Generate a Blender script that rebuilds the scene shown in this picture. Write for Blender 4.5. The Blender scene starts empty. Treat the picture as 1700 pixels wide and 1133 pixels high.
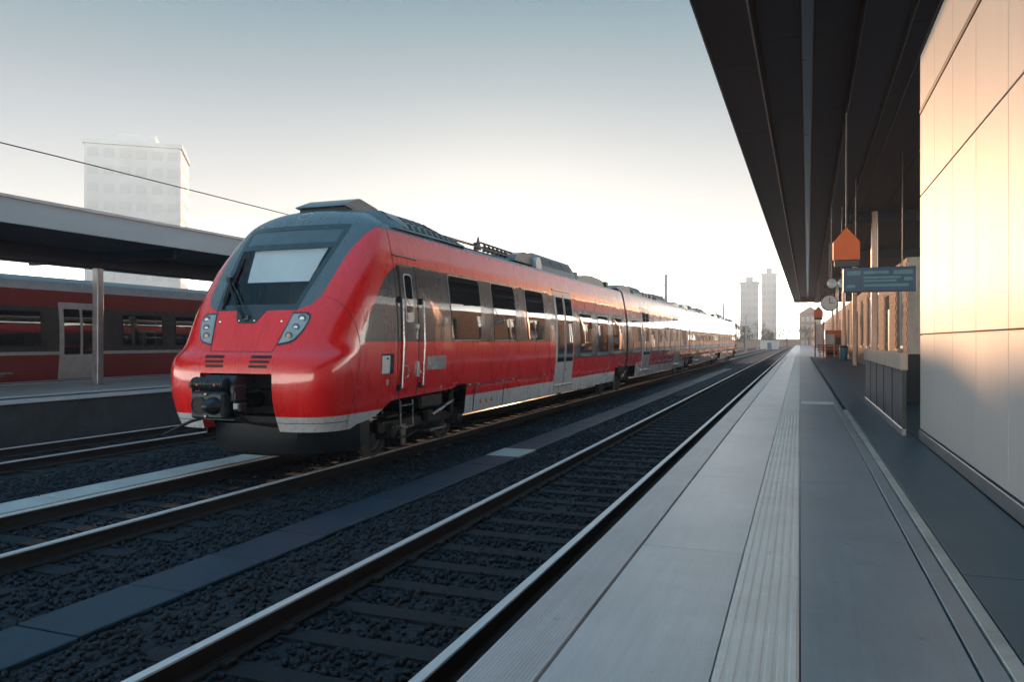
import bpy, bmesh, math, random
import numpy as np
from mathutils import Vector, Matrix

random.seed(7); RNG = np.random.default_rng(7)
S = bpy.context.scene
COL = S.collection
R = math.radians

# ------------------------------------------------------------------ camera
YAW = math.atan(478 / 1270)
cam = bpy.data.cameras.new("camera"); cam.sensor_width = 36.0; cam.lens = 36.0 * 1270 / 1700
cam.clip_start = 0.05; cam.clip_end = 5000
camo = bpy.data.objects.new("camera", cam); COL.objects.link(camo)
camo.location = (0, 0, 1.916); camo.rotation_euler = (math.pi / 2, 0, YAW)
S.camera = camo

# ------------------------------------------------------------------ light
SUN_AZ, SUN_EL = R(21), R(5.9)           # left of the track direction (+Y), above horizon
w = bpy.data.worlds.new("World"); S.world = w; w.use_nodes = True
wn = w.node_tree; bg = wn.nodes["Background"]
sky = wn.nodes.new("ShaderNodeTexSky"); sky.sky_type = 'NISHITA'; sky.sun_disc = False
sky.sun_elevation = SUN_EL; sky.sun_rotation = -SUN_AZ
sky.altitude = 50; sky.air_density = 1.0; sky.dust_density = 1.0; sky.ozone_density = 3.0
# thin even veil of high haze over the whole dome, pale at the horizon and teal overhead
geo = wn.nodes.new("ShaderNodeTexCoord"); sx_ = wn.nodes.new("ShaderNodeSeparateXYZ"); wn.links.new(geo.outputs['Generated'], sx_.inputs[0])
rp = wn.nodes.new("ShaderNodeValToRGB"); wn.links.new(sx_.outputs[2], rp.inputs[0])
VEIL = [(0.0, (2.1, 2.0, 1.80)), (0.075, (1.75, 1.68, 1.52)), (0.115, (.50, .47, .415)), (0.15, (.245, .236, .217)), (0.20, (.188, .188, .182)), (0.25, (.142, .150, .151)), (0.31, (.094, .113, .119)), (0.41, (.038, .071, .087)), (1.0, (.042, .128, .205))]
while len(rp.color_ramp.elements) < len(VEIL): rp.color_ramp.elements.new(0.5)
for e_, (p_, c_) in zip(rp.color_ramp.elements, VEIL): e_.position = p_; e_.color = (*c_, 1)
SKY_STRENGTH = 0.1
vm = wn.nodes.new("ShaderNodeVectorMath"); vm.operation = 'MULTIPLY_ADD'
hs = wn.nodes.new("ShaderNodeHueSaturation"); hs.inputs['Saturation'].default_value = 0.7; hs.inputs['Value'].default_value = 0.07
wn.links.new(sky.outputs[0], hs.inputs['Color'])
vm.inputs[1].default_value = (1.0 / SKY_STRENGTH,) * 3
wn.links.new(rp.outputs[0], vm.inputs[0]); wn.links.new(hs.outputs[0], vm.inputs[2]); wn.links.new(vm.outputs[0], bg.inputs[0])
bg.inputs[1].default_value = SKY_STRENGTH
sl = bpy.data.lights.new("sun", 'SUN'); sl.energy = 1.25; sl.angle = R(1.2); sl.color = (1.0, 0.54, 0.28)
so = bpy.data.objects.new("sun", sl); COL.objects.link(so)
sv = Vector((-math.sin(SUN_AZ) * math.cos(SUN_EL), math.cos(SUN_AZ) * math.cos(SUN_EL), math.sin(SUN_EL)))
so.rotation_euler = sv.to_track_quat('Z', 'Y').to_euler()
so.location = sv * 100
S.view_settings.view_transform = 'Standard'; S.view_settings.look = 'None'
S.view_settings.gamma = 1.0; S.view_settings.use_curve_mapping = False
S.view_settings.exposure = 1.97

# ------------------------------------------------------------------ materials
def M(nt, op, a, b=None, c=None, clamp=False):
    n = nt.nodes.new("ShaderNodeMath"); n.operation = op; n.use_clamp = clamp
    for i, v in enumerate((a, b, c)):
        if v is None: continue
        if isinstance(v, (int, float)): n.inputs[i].default_value = v
        else: nt.links.new(v, n.inputs[i])
    return n.outputs[0]

def MIX(nt, f, a, b):
    n = nt.nodes.new("ShaderNodeMix"); n.data_type = 'RGBA'
    for i, v in ((0, f), (6, a), (7, b)):
        if isinstance(v, (int, float)): n.inputs[i].default_value = v
        elif isinstance(v, tuple): n.inputs[i].default_value = (*v, 1) if len(v) == 3 else v
        else: nt.links.new(v, n.inputs[i])
    return n.outputs[2]

def NOISE(nt, vec, scale, detail=3.0, rough=0.6):
    n = nt.nodes.new("ShaderNodeTexNoise"); n.inputs['Scale'].default_value = scale
    n.inputs['Detail'].default_value = detail; n.inputs['Roughness'].default_value = rough
    nt.links.new(vec, n.inputs['Vector']); return n.outputs[0]

def MAP(nt, vec, scale):
    n = nt.nodes.new("ShaderNodeMapping"); n.inputs['Scale'].default_value = scale
    nt.links.new(vec, n.inputs[0]); return n.outputs[0]

def BUMP(nt, h, strength, dist):
    n = nt.nodes.new("ShaderNodeBump"); n.inputs['Strength'].default_value = strength
    n.inputs['Distance'].default_value = dist; nt.links.new(h, n.inputs['Height']); return n.outputs[0]

def RAMP(nt, f, pts):
    n = nt.nodes.new("ShaderNodeValToRGB"); nt.links.new(f, n.inputs[0]); e = n.color_ramp.elements
    while len(e) < len(pts): e.new(0.5)
    for k, (p, c) in enumerate(pts):
        e[k].position = p; e[k].color = (*c, 1) if isinstance(c, tuple) else (c, c, c, 1)
    return n.outputs[0]

def newmat(name):
    m = bpy.data.materials.new(name); m.use_nodes = True
    nt = m.node_tree; b = nt.nodes["Principled BSDF"]
    tc = nt.nodes.new("ShaderNodeTexCoord")
    return m, nt, b, tc.outputs['Object']

def pbr(name, col, rough=0.5, metal=0.0, coat=0.0, var=0.12, vscale=3.0, stretch=(1, 1, 1), bump=0.0, bscale=60.0,
        emit=None, estr=0.0, dirt=None, spec=0.5):
    m, nt, b, oc = newmat(name)
    v = MAP(nt, oc, stretch)
    n1 = NOISE(nt, v, vscale, 5, 0.65)
    lo = tuple(c * (1 - var * 1.6) for c in col); hi = tuple(min(1, c * (1 + var * 1.6)) for c in col)
    c = MIX(nt, RAMP(nt, n1, [(0.3, 0.0), (0.7, 1.0)]), lo, hi)
    if dirt:
        n2 = NOISE(nt, v, vscale * 3.7, 6, 0.7)
        c = MIX(nt, RAMP(nt, n2, [(0.52, 0.0), (0.75, dirt[1])]), c, dirt[0])
    nt.links.new(c, b.inputs['Base Color'])
    rr = M(nt, 'ADD', M(nt, 'MULTIPLY', n1, 0.16), rough - 0.08, clamp=True)
    nt.links.new(rr, b.inputs['Roughness'])
    b.inputs['Metallic'].default_value = metal; b.inputs['Coat Weight'].default_value = coat
    b.inputs['Coat Roughness'].default_value = 0.04; b.inputs['Specular IOR Level'].default_value = spec
    if bump: nt.links.new(BUMP(nt, NOISE(nt, v, bscale, 4), bump, 0.01), b.inputs['Normal'])
    if emit: b.inputs['Emission Color'].default_value = (*emit, 1); b.inputs['Emission Strength'].default_value = estr
    return m

MAT = {}
RED = (0.88, 0.014, 0.014)
def livery(name, cab):
    m, nt, b, oc = newmat(name)
    sp = nt.nodes.new("ShaderNodeSeparateXYZ"); nt.links.new(oc, sp.inputs[0])
    x, y, z = sp.outputs
    ax = M(nt, 'ABSOLUTE', x)
    # window band: 1.905-3.17 high-floor part, 1.42-2.82 low-floor part
    if cab:
        low = M(nt, 'GREATER_THAN', y, 20.86)
        zb = M(nt, 'SUBTRACT', 1.905, M(nt, 'MULTIPLY', low, 0.485))
        zt = M(nt, 'SUBTRACT', 3.17, M(nt, 'MULTIPLY', low, 0.33))
        dz = M(nt, 'SUBTRACT', z, 1.9)
        yf = M(nt, 'ADD', M(nt, 'ADD', 9.55, M(nt, 'MULTIPLY', dz, 0.8)), M(nt, 'MULTIPLY', M(nt, 'POWER', M(nt, 'MAXIMUM', dz, 0.0), 8.0), 0.056))
        inb = M(nt, 'MULTIPLY', M(nt, 'GREATER_THAN', z, zb), M(nt, 'LESS_THAN', z, zt))
        inb = M(nt, 'MULTIPLY', inb, M(nt, 'GREATER_THAN', y, yf))
    else:
        inb = M(nt, 'MULTIPLY', M(nt, 'GREATER_THAN', z, 1.42), M(nt, 'LESS_THAN', z, 2.84))
    fz = M(nt, 'DIVIDE', M(nt, 'SUBTRACT', z, 2.3), 1.6)
    P = lambda zz, g: ((zz - 2.3) / 1.6, g / 2.0)
    g = RAMP(nt, fz, [P(2.352, 0.0), P(2.362, .72), P(2.43, .89), P(2.57, 1.0), P(2.9, 1.05), P(3.27, 1.10), P(3.55, 1.16), P(3.70, 1.215), P(3.75, 2.0)])
    mask = M(nt, 'LESS_THAN', ax, M(nt, 'MULTIPLY', g, 2.0))
    sil = M(nt, 'LESS_THAN', z, 0.865)
    v = MAP(nt, oc, (3, 1.2, 0.35))
    n1 = NOISE(nt, v, 2.2, 6, 0.7)
    red = MIX(nt, n1, tuple(c * 0.88 for c in RED), tuple(min(1, c * 1.1) for c in RED))
    # faint brake-dust film streaked down the sides
    red = MIX(nt, RAMP(nt, NOISE(nt, MAP(nt, oc, (4, 5, 0.5)), 1.6, 6, 0.75), [(0.5, 0.0), (0.8, 0.07)]), red, (0.22, 0.12, 0.11))
    c = MIX(nt, inb, red, (0.038, 0.036, 0.042))
    c = MIX(nt, mask, c, (0.105, 0.145, 0.170))
    silc = MIX(nt, RAMP(nt, NOISE(nt, oc, 22, 6, 0.8), [(0.5, 0.0), (0.72, 0.7)]), (0.62, 0.63, 0.64), (0.22, 0.21, 0.20))
    c = MIX(nt, sil, c, silc)
    nt.links.new(c, b.inputs['Base Color'])
    b.inputs['Roughness'].default_value = 0.26
    nt.links.new(M(nt, 'ADD', 0.20, M(nt, 'MULTIPLY', n1, 0.16)), b.inputs['Roughness'])
    nt.links.new(M(nt, 'MULTIPLY', M(nt, 'SUBTRACT', 1.0, sil), M(nt, 'SUBTRACT', 1.0, M(nt, 'MULTIPLY', mask, 0.6))), b.inputs['Coat Weight'])
    b.inputs['Coat Roughness'].default_value = 0.045
    wv = NOISE(nt, MAP(nt, oc, (1, 0.9, 1.5)), 1.5, 2, 0.4)
    bm_ = BUMP(nt, wv, 0.35, 0.012)
    nt.links.new(bm_, b.inputs['Normal']); nt.links.new(bm_, b.inputs['Coat Normal'])
    return m
MAT['livery_cab'] = livery('cab_livery', True)
MAT['livery_mid'] = livery('coach_livery', False)

def sideglass(name):
    m, nt, b, oc = newmat(name)
    n = NOISE(nt, MAP(nt, oc, (1, 0.7, 1)), 1.1, 2, 0.4)
    nt.links.new(MIX(nt, n, (0.008, 0.008, 0.010), (0.02, 0.018, 0.018)), b.inputs['Base Color'])
    b.inputs['Roughness'].default_value = 0.02; b.inputs['IOR'].default_value = 1.9
    b.inputs['Coat Weight'].default_value = 1.0; b.inputs['Coat Roughness'].default_value = 0.01
    bb = BUMP(nt, n, 0.22, 0.012); nt.links.new(bb, b.inputs['Normal']); nt.links.new(bb, b.inputs['Coat Normal'])
    return m
MAT['glass'] = sideglass('tinted_window_glass')

def clearglass(name, tint=(0.75, 0.85, 0.88), k=0.14):
    m, nt, b, oc = newmat(name)
    nt.nodes.remove(b)
    tr = nt.nodes.new("ShaderNodeBsdfTransparent"); tr.inputs[0].default_value = (*tint, 1)
    gl = nt.nodes.new("ShaderNodeBsdfGlossy"); gl.inputs['Roughness'].default_value = 0.03
    ge = nt.nodes.new("ShaderNodeNewGeometry"); dt = nt.nodes.new("ShaderNodeVectorMath"); dt.operation = 'DOT_PRODUCT'
    nt.links.new(ge.outputs['Normal'], dt.inputs[0]); nt.links.new(ge.outputs['Incoming'], dt.inputs[1])
    fz = M(nt, 'ADD', 0.05, M(nt, 'MULTIPLY', 0.95, M(nt, 'POWER', M(nt, 'SUBTRACT', 1.0, M(nt, 'ABSOLUTE', dt.outputs['Value'])), 5.0)))
    nn = NOISE(nt, oc, 5.0, 4)
    nt.links.new(M(nt, 'ADD', 0.93, M(nt, 'MULTIPLY', nn, 0.07)), gl.inputs[0])
    mx = nt.nodes.new("ShaderNodeMixShader")
    nt.links.new(M(nt, 'ADD', M(nt, 'MULTIPLY', fz, 0.95), k, clamp=True), mx.inputs[0])
    nt.links.new(tr.outputs[0], mx.inputs[1]); nt.links.new(gl.outputs[0], mx.inputs[2])
    nt.links.new(mx.outputs[0], nt.nodes["Material Output"].inputs[0])
    return m
MAT['clear'] = clearglass('windscreen_glass', (0.84, 0.90, 0.93), 0.0)
MAT['lens'] = clearglass('headlight_lens', (0.86, 0.9, 0.92), 0.10)

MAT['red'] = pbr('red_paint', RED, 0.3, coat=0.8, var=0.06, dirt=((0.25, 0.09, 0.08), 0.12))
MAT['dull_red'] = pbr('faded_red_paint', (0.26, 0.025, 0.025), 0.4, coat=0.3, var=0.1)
MAT['mask'] = pbr('grey_cab_paint', (0.105, 0.145, 0.170), 0.32, coat=0.3, var=0.06)
MAT['frit'] = pbr('black_frit', (0.03, 0.042, 0.05), 0.15, coat=0.5, var=0.1)
MAT['display'] = pbr('display_glass', (0.075, 0.11, 0.13), 0.08, coat=0.6, var=0.1)
MAT['black'] = pbr('black_rubber', (0.012, 0.013, 0.015), 0.55, var=0.2)
MAT['under'] = pbr('underframe_black', (0.008, 0.009, 0.011), 0.6, var=0.3, dirt=((0.06, 0.045, 0.035), 0.5), vscale=5)
MAT['bogie'] = pbr('bogie_steel', (0.016, 0.016, 0.018), 0.5, metal=0.3, var=0.3, dirt=((0.10, 0.06, 0.04), 0.6), vscale=6)
MAT['plough'] = pbr('plough_paint', (0.007, 0.011, 0.016), 0.5, var=0.25, dirt=((0.02, 0.02, 0.02), 0.35), vscale=4)
MAT['coupler'] = pbr('coupler_cast_steel', (0.045, 0.058, 0.066), 0.38, metal=0.65, var=0.25, dirt=((0.02, 0.02, 0.02), 0.6), vscale=8, bump=0.15)
MAT['steel'] = pbr('bright_steel', (0.55, 0.55, 0.56), 0.28, metal=1.0, var=0.12, vscale=7)
MAT['wheel'] = pbr('wheel_steel', (0.34, 0.30, 0.27), 0.35, metal=0.9, var=0.2, dirt=((0.10, 0.05, 0.03), 0.6), vscale=9)
MAT['silver'] = pbr('silver_paint', (0.58, 0.59, 0.61), 0.32, metal=0.15, coat=0.3, var=0.08, dirt=((0.18, 0.17, 0.16), 0.3))
MAT['plate'] = pbr('brushed_plate', (0.50, 0.52, 0.55), 0.25, metal=0.8, var=0.04)
MAT['white'] = pbr('white_enamel', (0.75, 0.75, 0.72), 0.4, var=0.05)
MAT['blind'] = pbr('blind_fabric', (0.72, 0.74, 0.74), 0.8, var=0.04, vscale=2)
MAT['dark_grey'] = pbr('dark_grey_paint', (0.05, 0.055, 0.06), 0.45, var=0.2, dirt=((0.13, 0.11, 0.10), 0.4))
MAT['roofgrey'] = pbr('roof_grey_paint', (0.15, 0.155, 0.16), 0.42, coat=0.2, var=0.15, dirt=((0.07, 0.05, 0.04), 0.5), vscale=4)
MAT['copper'] = pbr('brown_insulator', (0.10, 0.045, 0.03), 0.3, coat=0.5, var=0.2)
MAT['orange'] = pbr('orange_enamel', (0.72, 0.13, 0.02), 0.4, var=0.08)
MAT['amber'] = pbr('amber_lamp', (0.8, 0.45, 0.25), 0.2, coat=0.6, var=0.1)

# ground materials
def ballast_mat():
    m, nt, b, oc = newmat('ballast_stone')
    vo = nt.nodes.new("ShaderNodeTexVoronoi"); vo.inputs['Scale'].default_value = 19
    nt.links.new(oc, vo.inputs['Vector'])
    vc = nt.nodes.new("ShaderNodeSeparateColor"); nt.links.new(vo.outputs['Color'], vc.inputs[0])
    st = NOISE(nt, MAP(nt, oc, (1.3, 0.06, 1)), 1.6, 4)          # oil and rust drift along the track
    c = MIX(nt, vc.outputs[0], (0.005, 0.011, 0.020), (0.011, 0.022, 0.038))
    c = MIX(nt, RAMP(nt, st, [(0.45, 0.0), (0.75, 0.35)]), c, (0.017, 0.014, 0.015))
    nt.links.new(c, b.inputs['Base Color']); b.inputs['Roughness'].default_value = 0.75
    h = M(nt, 'SUBTRACT', 1.0, vo.outputs['Distance'])
    nt.links.new(BUMP(nt, h, 0.8, 0.04), b.inputs['Normal'])
    return m
MAT['ballast'] = ballast_mat()
def stone_mat():
    m, nt, b, oc = newmat('loose_ballast_stones')
    n = NOISE(nt, oc, 9.0, 2); st = NOISE(nt, MAP(nt, oc, (1.3, 0.06, 1)), 1.6, 4)
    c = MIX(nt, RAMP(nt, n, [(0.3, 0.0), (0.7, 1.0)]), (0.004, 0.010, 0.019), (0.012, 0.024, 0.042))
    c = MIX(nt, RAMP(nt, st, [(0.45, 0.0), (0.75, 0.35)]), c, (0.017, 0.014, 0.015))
    nt.links.new(c, b.inputs['Base Color']); b.inputs['Roughness'].default_value = 0.7
    return m
MAT['stones'] = stone_mat()
MAT['rail_side'] = pbr('rusty_rail', (0.016, 0.012, 0.012), 0.7, var=0.25, vscale=5, stretch=(1, .2, 1))
MAT['rail_head'] = pbr('polished_rail_head', (0.86, 0.86, 0.85), 0.42, metal=0.35, var=0.08, vscale=6, stretch=(4, .1, 1))
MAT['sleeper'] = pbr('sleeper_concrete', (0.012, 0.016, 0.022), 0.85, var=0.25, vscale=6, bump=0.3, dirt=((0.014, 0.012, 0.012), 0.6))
MAT['trough'] = pbr('trough_concrete', (0.010, 0.042, 0.068), 0.5, var=0.18, vscale=2.2, bump=0.2, dirt=((0.02, 0.025, 0.03), 0.5))
MAT['palecon'] = pbr('pale_concrete', (0.52, 0.54, 0.52), 0.65, var=0.12, vscale=2.5, bump=0.2, dirt=((0.25, 0.24, 0.22), 0.4))
MAT['earth'] = pbr('dark_earth', (0.055, 0.05, 0.045), 0.95, var=0.3, vscale=0.6, bump=0.5, bscale=8)
def paving(name, col, rough, grain=90, var=0.14, spec=0.5):
    m, nt, b, oc = newmat(name)
    n0 = NOISE(nt, oc, 1.3, 5, 0.6); n1 = NOISE(nt, MAP(nt, oc, (6, .35, 1)), 3.0, 5, 0.7); n2 = NOISE(nt, oc, grain, 3, 0.7)
    f = M(nt, 'ADD', M(nt, 'MULTIPLY', n0, 0.5), M(nt, 'MULTIPLY', n1, 0.5))
    c = MIX(nt, RAMP(nt, f, [(0.3, 0.0), (0.7, 1.0)]), tuple(k * (1 - 1.5 * var) for k in col), tuple(k * (1 + 1.5 * var) for k in col))
    c = MIX(nt, RAMP(nt, n2, [(0.5, 0.0), (0.8, 0.35)]), c, tuple(k * 0.45 for k in col))
    vo = nt.nodes.new("ShaderNodeTexVoronoi"); vo.inputs['Scale'].default_value = 3.1; nt.links.new(oc, vo.inputs['Vector'])
    c = MIX(nt, RAMP(nt, vo.outputs['Distance'], [(0.04, 0.32), (0.075, 0.0)]), c, tuple(k * 0.35 for k in col))
    c = MIX(nt, RAMP(nt, NOISE(nt, oc, 0.9, 6, 0.72), [(0.52, 0.0), (0.72, 0.30)]), c, tuple(k * 0.5 for k in col))
    oi = nt.nodes.new("ShaderNodeObjectInfo")
    c = MIX(nt, M(nt, 'MULTIPLY', oi.outputs['Random'], 0.06), c, tuple(k * 0.72 for k in col))
    nt.links.new(c, b.inputs['Base Color'])
    nt.links.new(M(nt, 'ADD', rough - 0.1, M(nt, 'MULTIPLY', n1, 0.2)), b.inputs['Roughness'])
    b.inputs['Specular IOR Level'].default_value = spec
    nt.links.new(BUMP(nt, n2, 0.18, 0.004), b.inputs['Normal'])
    return m
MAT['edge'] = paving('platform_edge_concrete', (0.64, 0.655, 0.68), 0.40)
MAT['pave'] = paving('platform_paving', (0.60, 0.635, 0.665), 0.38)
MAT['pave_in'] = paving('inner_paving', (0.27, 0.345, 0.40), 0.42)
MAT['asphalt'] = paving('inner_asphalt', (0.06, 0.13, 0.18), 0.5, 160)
MAT['tactile'] = paving('tactile_white', (0.88, 0.885, 0.86), 0.45, 120, 0.07)
MAT['platform_core'] = pbr('platform_core_concrete', (0.05, 0.056, 0.063), 0.8, var=0.2, bump=0.2)
MAT['joint'] = pbr('joint_filler', (0.045, 0.04, 0.042), 0.9, var=0.2)

def panelmat():
    m, nt, b, oc = newmat('enamel_wall_panel')
    oi = nt.nodes.new("ShaderNodeObjectInfo")
    n = NOISE(nt, MAP(nt, oc, (1, 4, 0.3)), 1.6, 4)
    c = MIX(nt, n, (0.46, 0.46, 0.455), (0.53, 0.53, 0.525))
    c = MIX(nt, M(nt, 'MULTIPLY', oi.outputs['Random'], 0.5), c, (0.44, 0.44, 0.435))
    nt.links.new(c, b.inputs['Base Color']); b.inputs['Roughness'].default_value = 0.55
    b.inputs['Coat Weight'].default_value = 0.08; b.inputs['Coat Roughness'].default_value = 0.12
    bb = BUMP(nt, NOISE(nt, oc, 0.6, 1), 0.02, 0.01); nt.links.new(bb, b.inputs['Normal'])
    return m
MAT['panel'] = panelmat()
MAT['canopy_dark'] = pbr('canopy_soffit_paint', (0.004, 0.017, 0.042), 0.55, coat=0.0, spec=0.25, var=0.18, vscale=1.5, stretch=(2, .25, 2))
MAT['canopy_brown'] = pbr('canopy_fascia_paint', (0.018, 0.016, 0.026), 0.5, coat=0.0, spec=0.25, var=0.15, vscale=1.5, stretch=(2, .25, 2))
MAT['trim'] = pbr('canopy_metal_trim', (0.45, 0.33, 0.28), 0.3, metal=0.8, var=0.1)
MAT['strip'] = pbr('light_channel', (0.06, 0.08, 0.105), 0.3, metal=0.4, coat=0.4, var=0.1)
MAT['alu'] = pbr('grey_aluminium', (0.30, 0.31, 0.33), 0.35, metal=0.7, var=0.12)
MAT['canopy_pale'] = pbr('pale_grey_fascia', (0.28, 0.34, 0.39), 0.45, var=0.08, vscale=1.0, stretch=(1, .2, 1))
MAT['blue_sign'] = pbr('blue_display', (0.015, 0.085, 0.17), 0.3, coat=0.3, var=0.1)
MAT['blue_text'] = pbr('pale_blue_lettering', (0.10, 0.26, 0.33), 0.4, var=0.1)
MAT['blue_door'] = pbr('blue_door_paint', (0.03, 0.16, 0.30), 0.4, var=0.1)
MAT['smoked'] = pbr('smoked_glass', (0.010, 0.020, 0.030), 0.35, coat=0.1, var=0.15)
MAT['wood'] = pbr('varnished_wood', (0.34, 0.13, 0.06), 0.4, coat=0.3, var=0.2, stretch=(1, 8, 8), vscale=2)
MAT['wallcream'] = pbr('cream_render', (0.52, 0.43, 0.36), 0.85, var=0.08, vscale=2, bump=0.2)
MAT['brick_a'] = pbr('pale_brick', (0.42, 0.27, 0.20), 0.85, var=0.15, vscale=4, bump=0.3)
MAT['mortar'] = pbr('mortar', (0.40, 0.35, 0.31), 0.95, var=0.1)
MAT['tower'] = pbr('haze_paled_tower_concrete', (0.62, 0.63, 0.64), 0.8, var=0.05, vscale=0.2)  # extra haze fade painted into the wall colour, beyond the haze volume
MAT['towerwin'] = pbr('haze_paled_tower_glass', (0.54, 0.56, 0.57), 0.4, var=0.1, vscale=0.3)  # glass paled close to the walls, the same haze fade put into colour
MAT['mast'] = pbr('galvanised_mast', (0.42, 0.42, 0.43), 0.5, metal=0.5, var=0.15)
MAT['bark'] = pbr('bark', (0.07, 0.05, 0.04), 0.9, var=0.3, vscale=6)
MAT['leaf'] = pbr('autumn_leaves', (0.13, 0.075, 0.035), 0.7, var=0.4, vscale=0.8)
MAT['leaf2'] = pbr('green_brown_leaves', (0.075, 0.075, 0.03), 0.7, var=0.4, vscale=0.8)

# ------------------------------------------------------------------ mesh helpers
class MB:
    def __init__(s): s.v = []; s.f = []
    def add(s, vs, fs):
        o = len(s.v); s.v += [tuple(p) for p in vs]; s.f += [tuple(i + o for i in f) for f in fs]; return s
    def box(s, x0, x1, y0, y1, z0, z1):
        return s.add([(x0, y0, z0), (x1, y0, z0), (x1, y1, z0), (x0, y1, z0), (x0, y0, z1), (x1, y0, z1), (x1, y1, z1), (x0, y1, z1)],
                     [(0, 3, 2, 1), (4, 5, 6, 7), (0, 1, 5, 4), (1, 2, 6, 5), (2, 3, 7, 6), (3, 0, 4, 7)])
    def cbox(s, x0, x1, y0, y1, z0, z1, c=0.01):
        """box with chamfered edges"""
        bm = bmesh.new()
        bmesh.ops.create_cube(bm, size=1.0, matrix=Matrix.Translation(((x0+x1)/2, (y0+y1)/2, (z0+z1)/2)) @ Matrix.Diagonal((x1-x0, y1-y0, z1-z0, 1)))
        bmesh.ops.bevel(bm, geom=list(bm.edges), offset=c, segments=1, affect='EDGES')
        bm.verts.index_update()
        s.add([v.co[:] for v in bm.verts], [[v.index for v in f.verts] for f in bm.faces]); bm.free(); return s
    def prism(s, poly, axis, a, b):
        """poly in the two other axes (cyclic order), extruded from a to b along axis"""
        def P(q, t): return {'x': (t, q[0], q[1]), 'y': (q[0], t, q[1]), 'z': (q[0], q[1], t)}[axis]
        n = len(poly)
        return s.add([P(q, a) for q in poly] + [P(q, b) for q in poly],
                     [tuple(range(n - 1, -1, -1)), tuple(range(n, 2 * n))] + [(i, (i + 1) % n, n + (i + 1) % n, n + i) for i in range(n)])
    def tube(s, pts, r, n=8, caps=True):
        pts = [Vector(p) for p in pts]; rings = []
        rr = r if isinstance(r, (list, tuple)) else [r] * len(pts)
        for i, p in enumerate(pts):
            d = (pts[min(i + 1, len(pts) - 1)] - pts[max(i - 1, 0)]).normalized()
            up = Vector((0, 0, 1)) if abs(d.z) < 0.95 else Vector((1, 0, 0))
            u = d.cross(up).normalized(); v = u.cross(d).normalized()
            rings.append([p + (u * math.cos(2 * math.pi * k / n) + v * math.sin(2 * math.pi * k / n)) * rr[i] for k in range(n)])
        vs = [q for ring in rings for q in ring]; fs = []
        for i in range(len(pts) - 1):
            for k in range(n):
                fs.append((i * n + k, i * n + (k + 1) % n, (i + 1) * n + (k + 1) % n, (i + 1) * n + k))
        if caps: fs += [tuple(range(n - 1, -1, -1)), tuple(range((len(pts) - 1) * n, len(pts) * n))]
        return s.add(vs, fs)
    def lathe(s, prof, c, axis='x', n=24):
        """prof: list of (r, t) along the axis"""
        vs = []; fs = []
        for (r, t) in prof:
            for k in range(n):
                a = 2 * math.pi * k / n; p, q = r * math.cos(a), r * math.sin(a)
                vs.append({'x': (c[0] + t, c[1] + p, c[2] + q), 'y': (c[0] + p, c[1] + t, c[2] + q), 'z': (c[0] + p, c[1] + q, c[2] + t)}[axis])
        for i in range(len(prof) - 1):
            for k in range(n): fs.append((i * n + k, i * n + (k + 1) % n, (i + 1) * n + (k + 1) % n, (i + 1) * n + k))
        fs += [tuple(range(n)), tuple(range((len(prof) - 1) * n, len(prof) * n))]
        return s.add(vs, fs)
    def grid(s, rows, closed=False):
        """rows: list of equal-length point lists"""
        n = len(rows[0]); o = [p for r in rows for p in r]; fs = []
        for i in range(len(rows) - 1):
            for k in range(n - 1): fs.append((i * n + k, i * n + k + 1, (i + 1) * n + k + 1, (i + 1) * n + k))
        return s.add(o, fs)
    def mesh(s, name, mat, smooth=35):
        me = bpy.data.meshes.new(name); me.from_pydata(s.v, [], s.f); me.validate()
        bm = bmesh.new(); bm.from_mesh(me); bmesh.ops.recalc_face_normals(bm, faces=bm.faces)
        bm.to_mesh(me); bm.free()
        if mat: me.materials.append(MAT[mat] if isinstance(mat, str) else mat)
        if smooth:
            me.polygons.foreach_set('use_smooth', [True] * len(me.polygons)); me.set_sharp_from_angle(angle=R(smooth))
        me.update(); return me
    def build(s, name, mat, parent=None, loc=(0, 0, 0), smooth=35):
        return link(name, s.mesh(name, mat, smooth), parent, loc)

def link(name, me, parent=None, loc=(0, 0, 0), rz=0):
    o = bpy.data.objects.new(name, me); COL.objects.link(o); o.parent = parent; o.location = loc; o.rotation_euler = (0, 0, rz); return o
def tag(o, label=None, cat=None, group=None, kind=None):
    if label: o['label'] = label
    if cat: o['category'] = cat
    if group: o['group'] = group
    if kind: o['kind'] = kind
    return o
def empty(name, loc=(0, 0, 0), rz=0, **k):
    o = bpy.data.objects.new(name, None); COL.objects.link(o); o.location = loc; o.rotation_euler = (0, 0, rz); o.empty_display_size = 0.2
    return tag(o, **k)
def kids(o): return [c for c in bpy.data.objects if c.parent == o]
def struct(name, mb, mat, parent=None, **k):
    o = mb.build(name, mat, parent, **k)
    if parent is None: o['kind'] = 'structure'
    return o

# ================================================================== SETTING
PZ = 0.713          # platform surface above rail head
struct('ground', MB().grid([[(x, y, -0.62) for x in (-420, -40, 40, 420)] for y in (-120, 0, 200, 420)]), 'earth')
# ballast bed, with shoulders
rows = []
for y in list(range(-12, 30, 2)) + list(range(30, 330, 10)):
    rows.append([(x, y, z) for x, z in ((-16.0, -0.6), (-15.2, -0.205), (-11.0, -0.198), (-10.4, -0.33), (-9.8, -0.31), (-9.3, -0.205), (-5.7, -0.198), (-5.1, -0.26), (-4.5, -0.198), (-1.25, -0.198), (-1.2, -0.6))])
struct('ballast_bed', MB().grid(rows), 'ballast', smooth=0)

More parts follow.
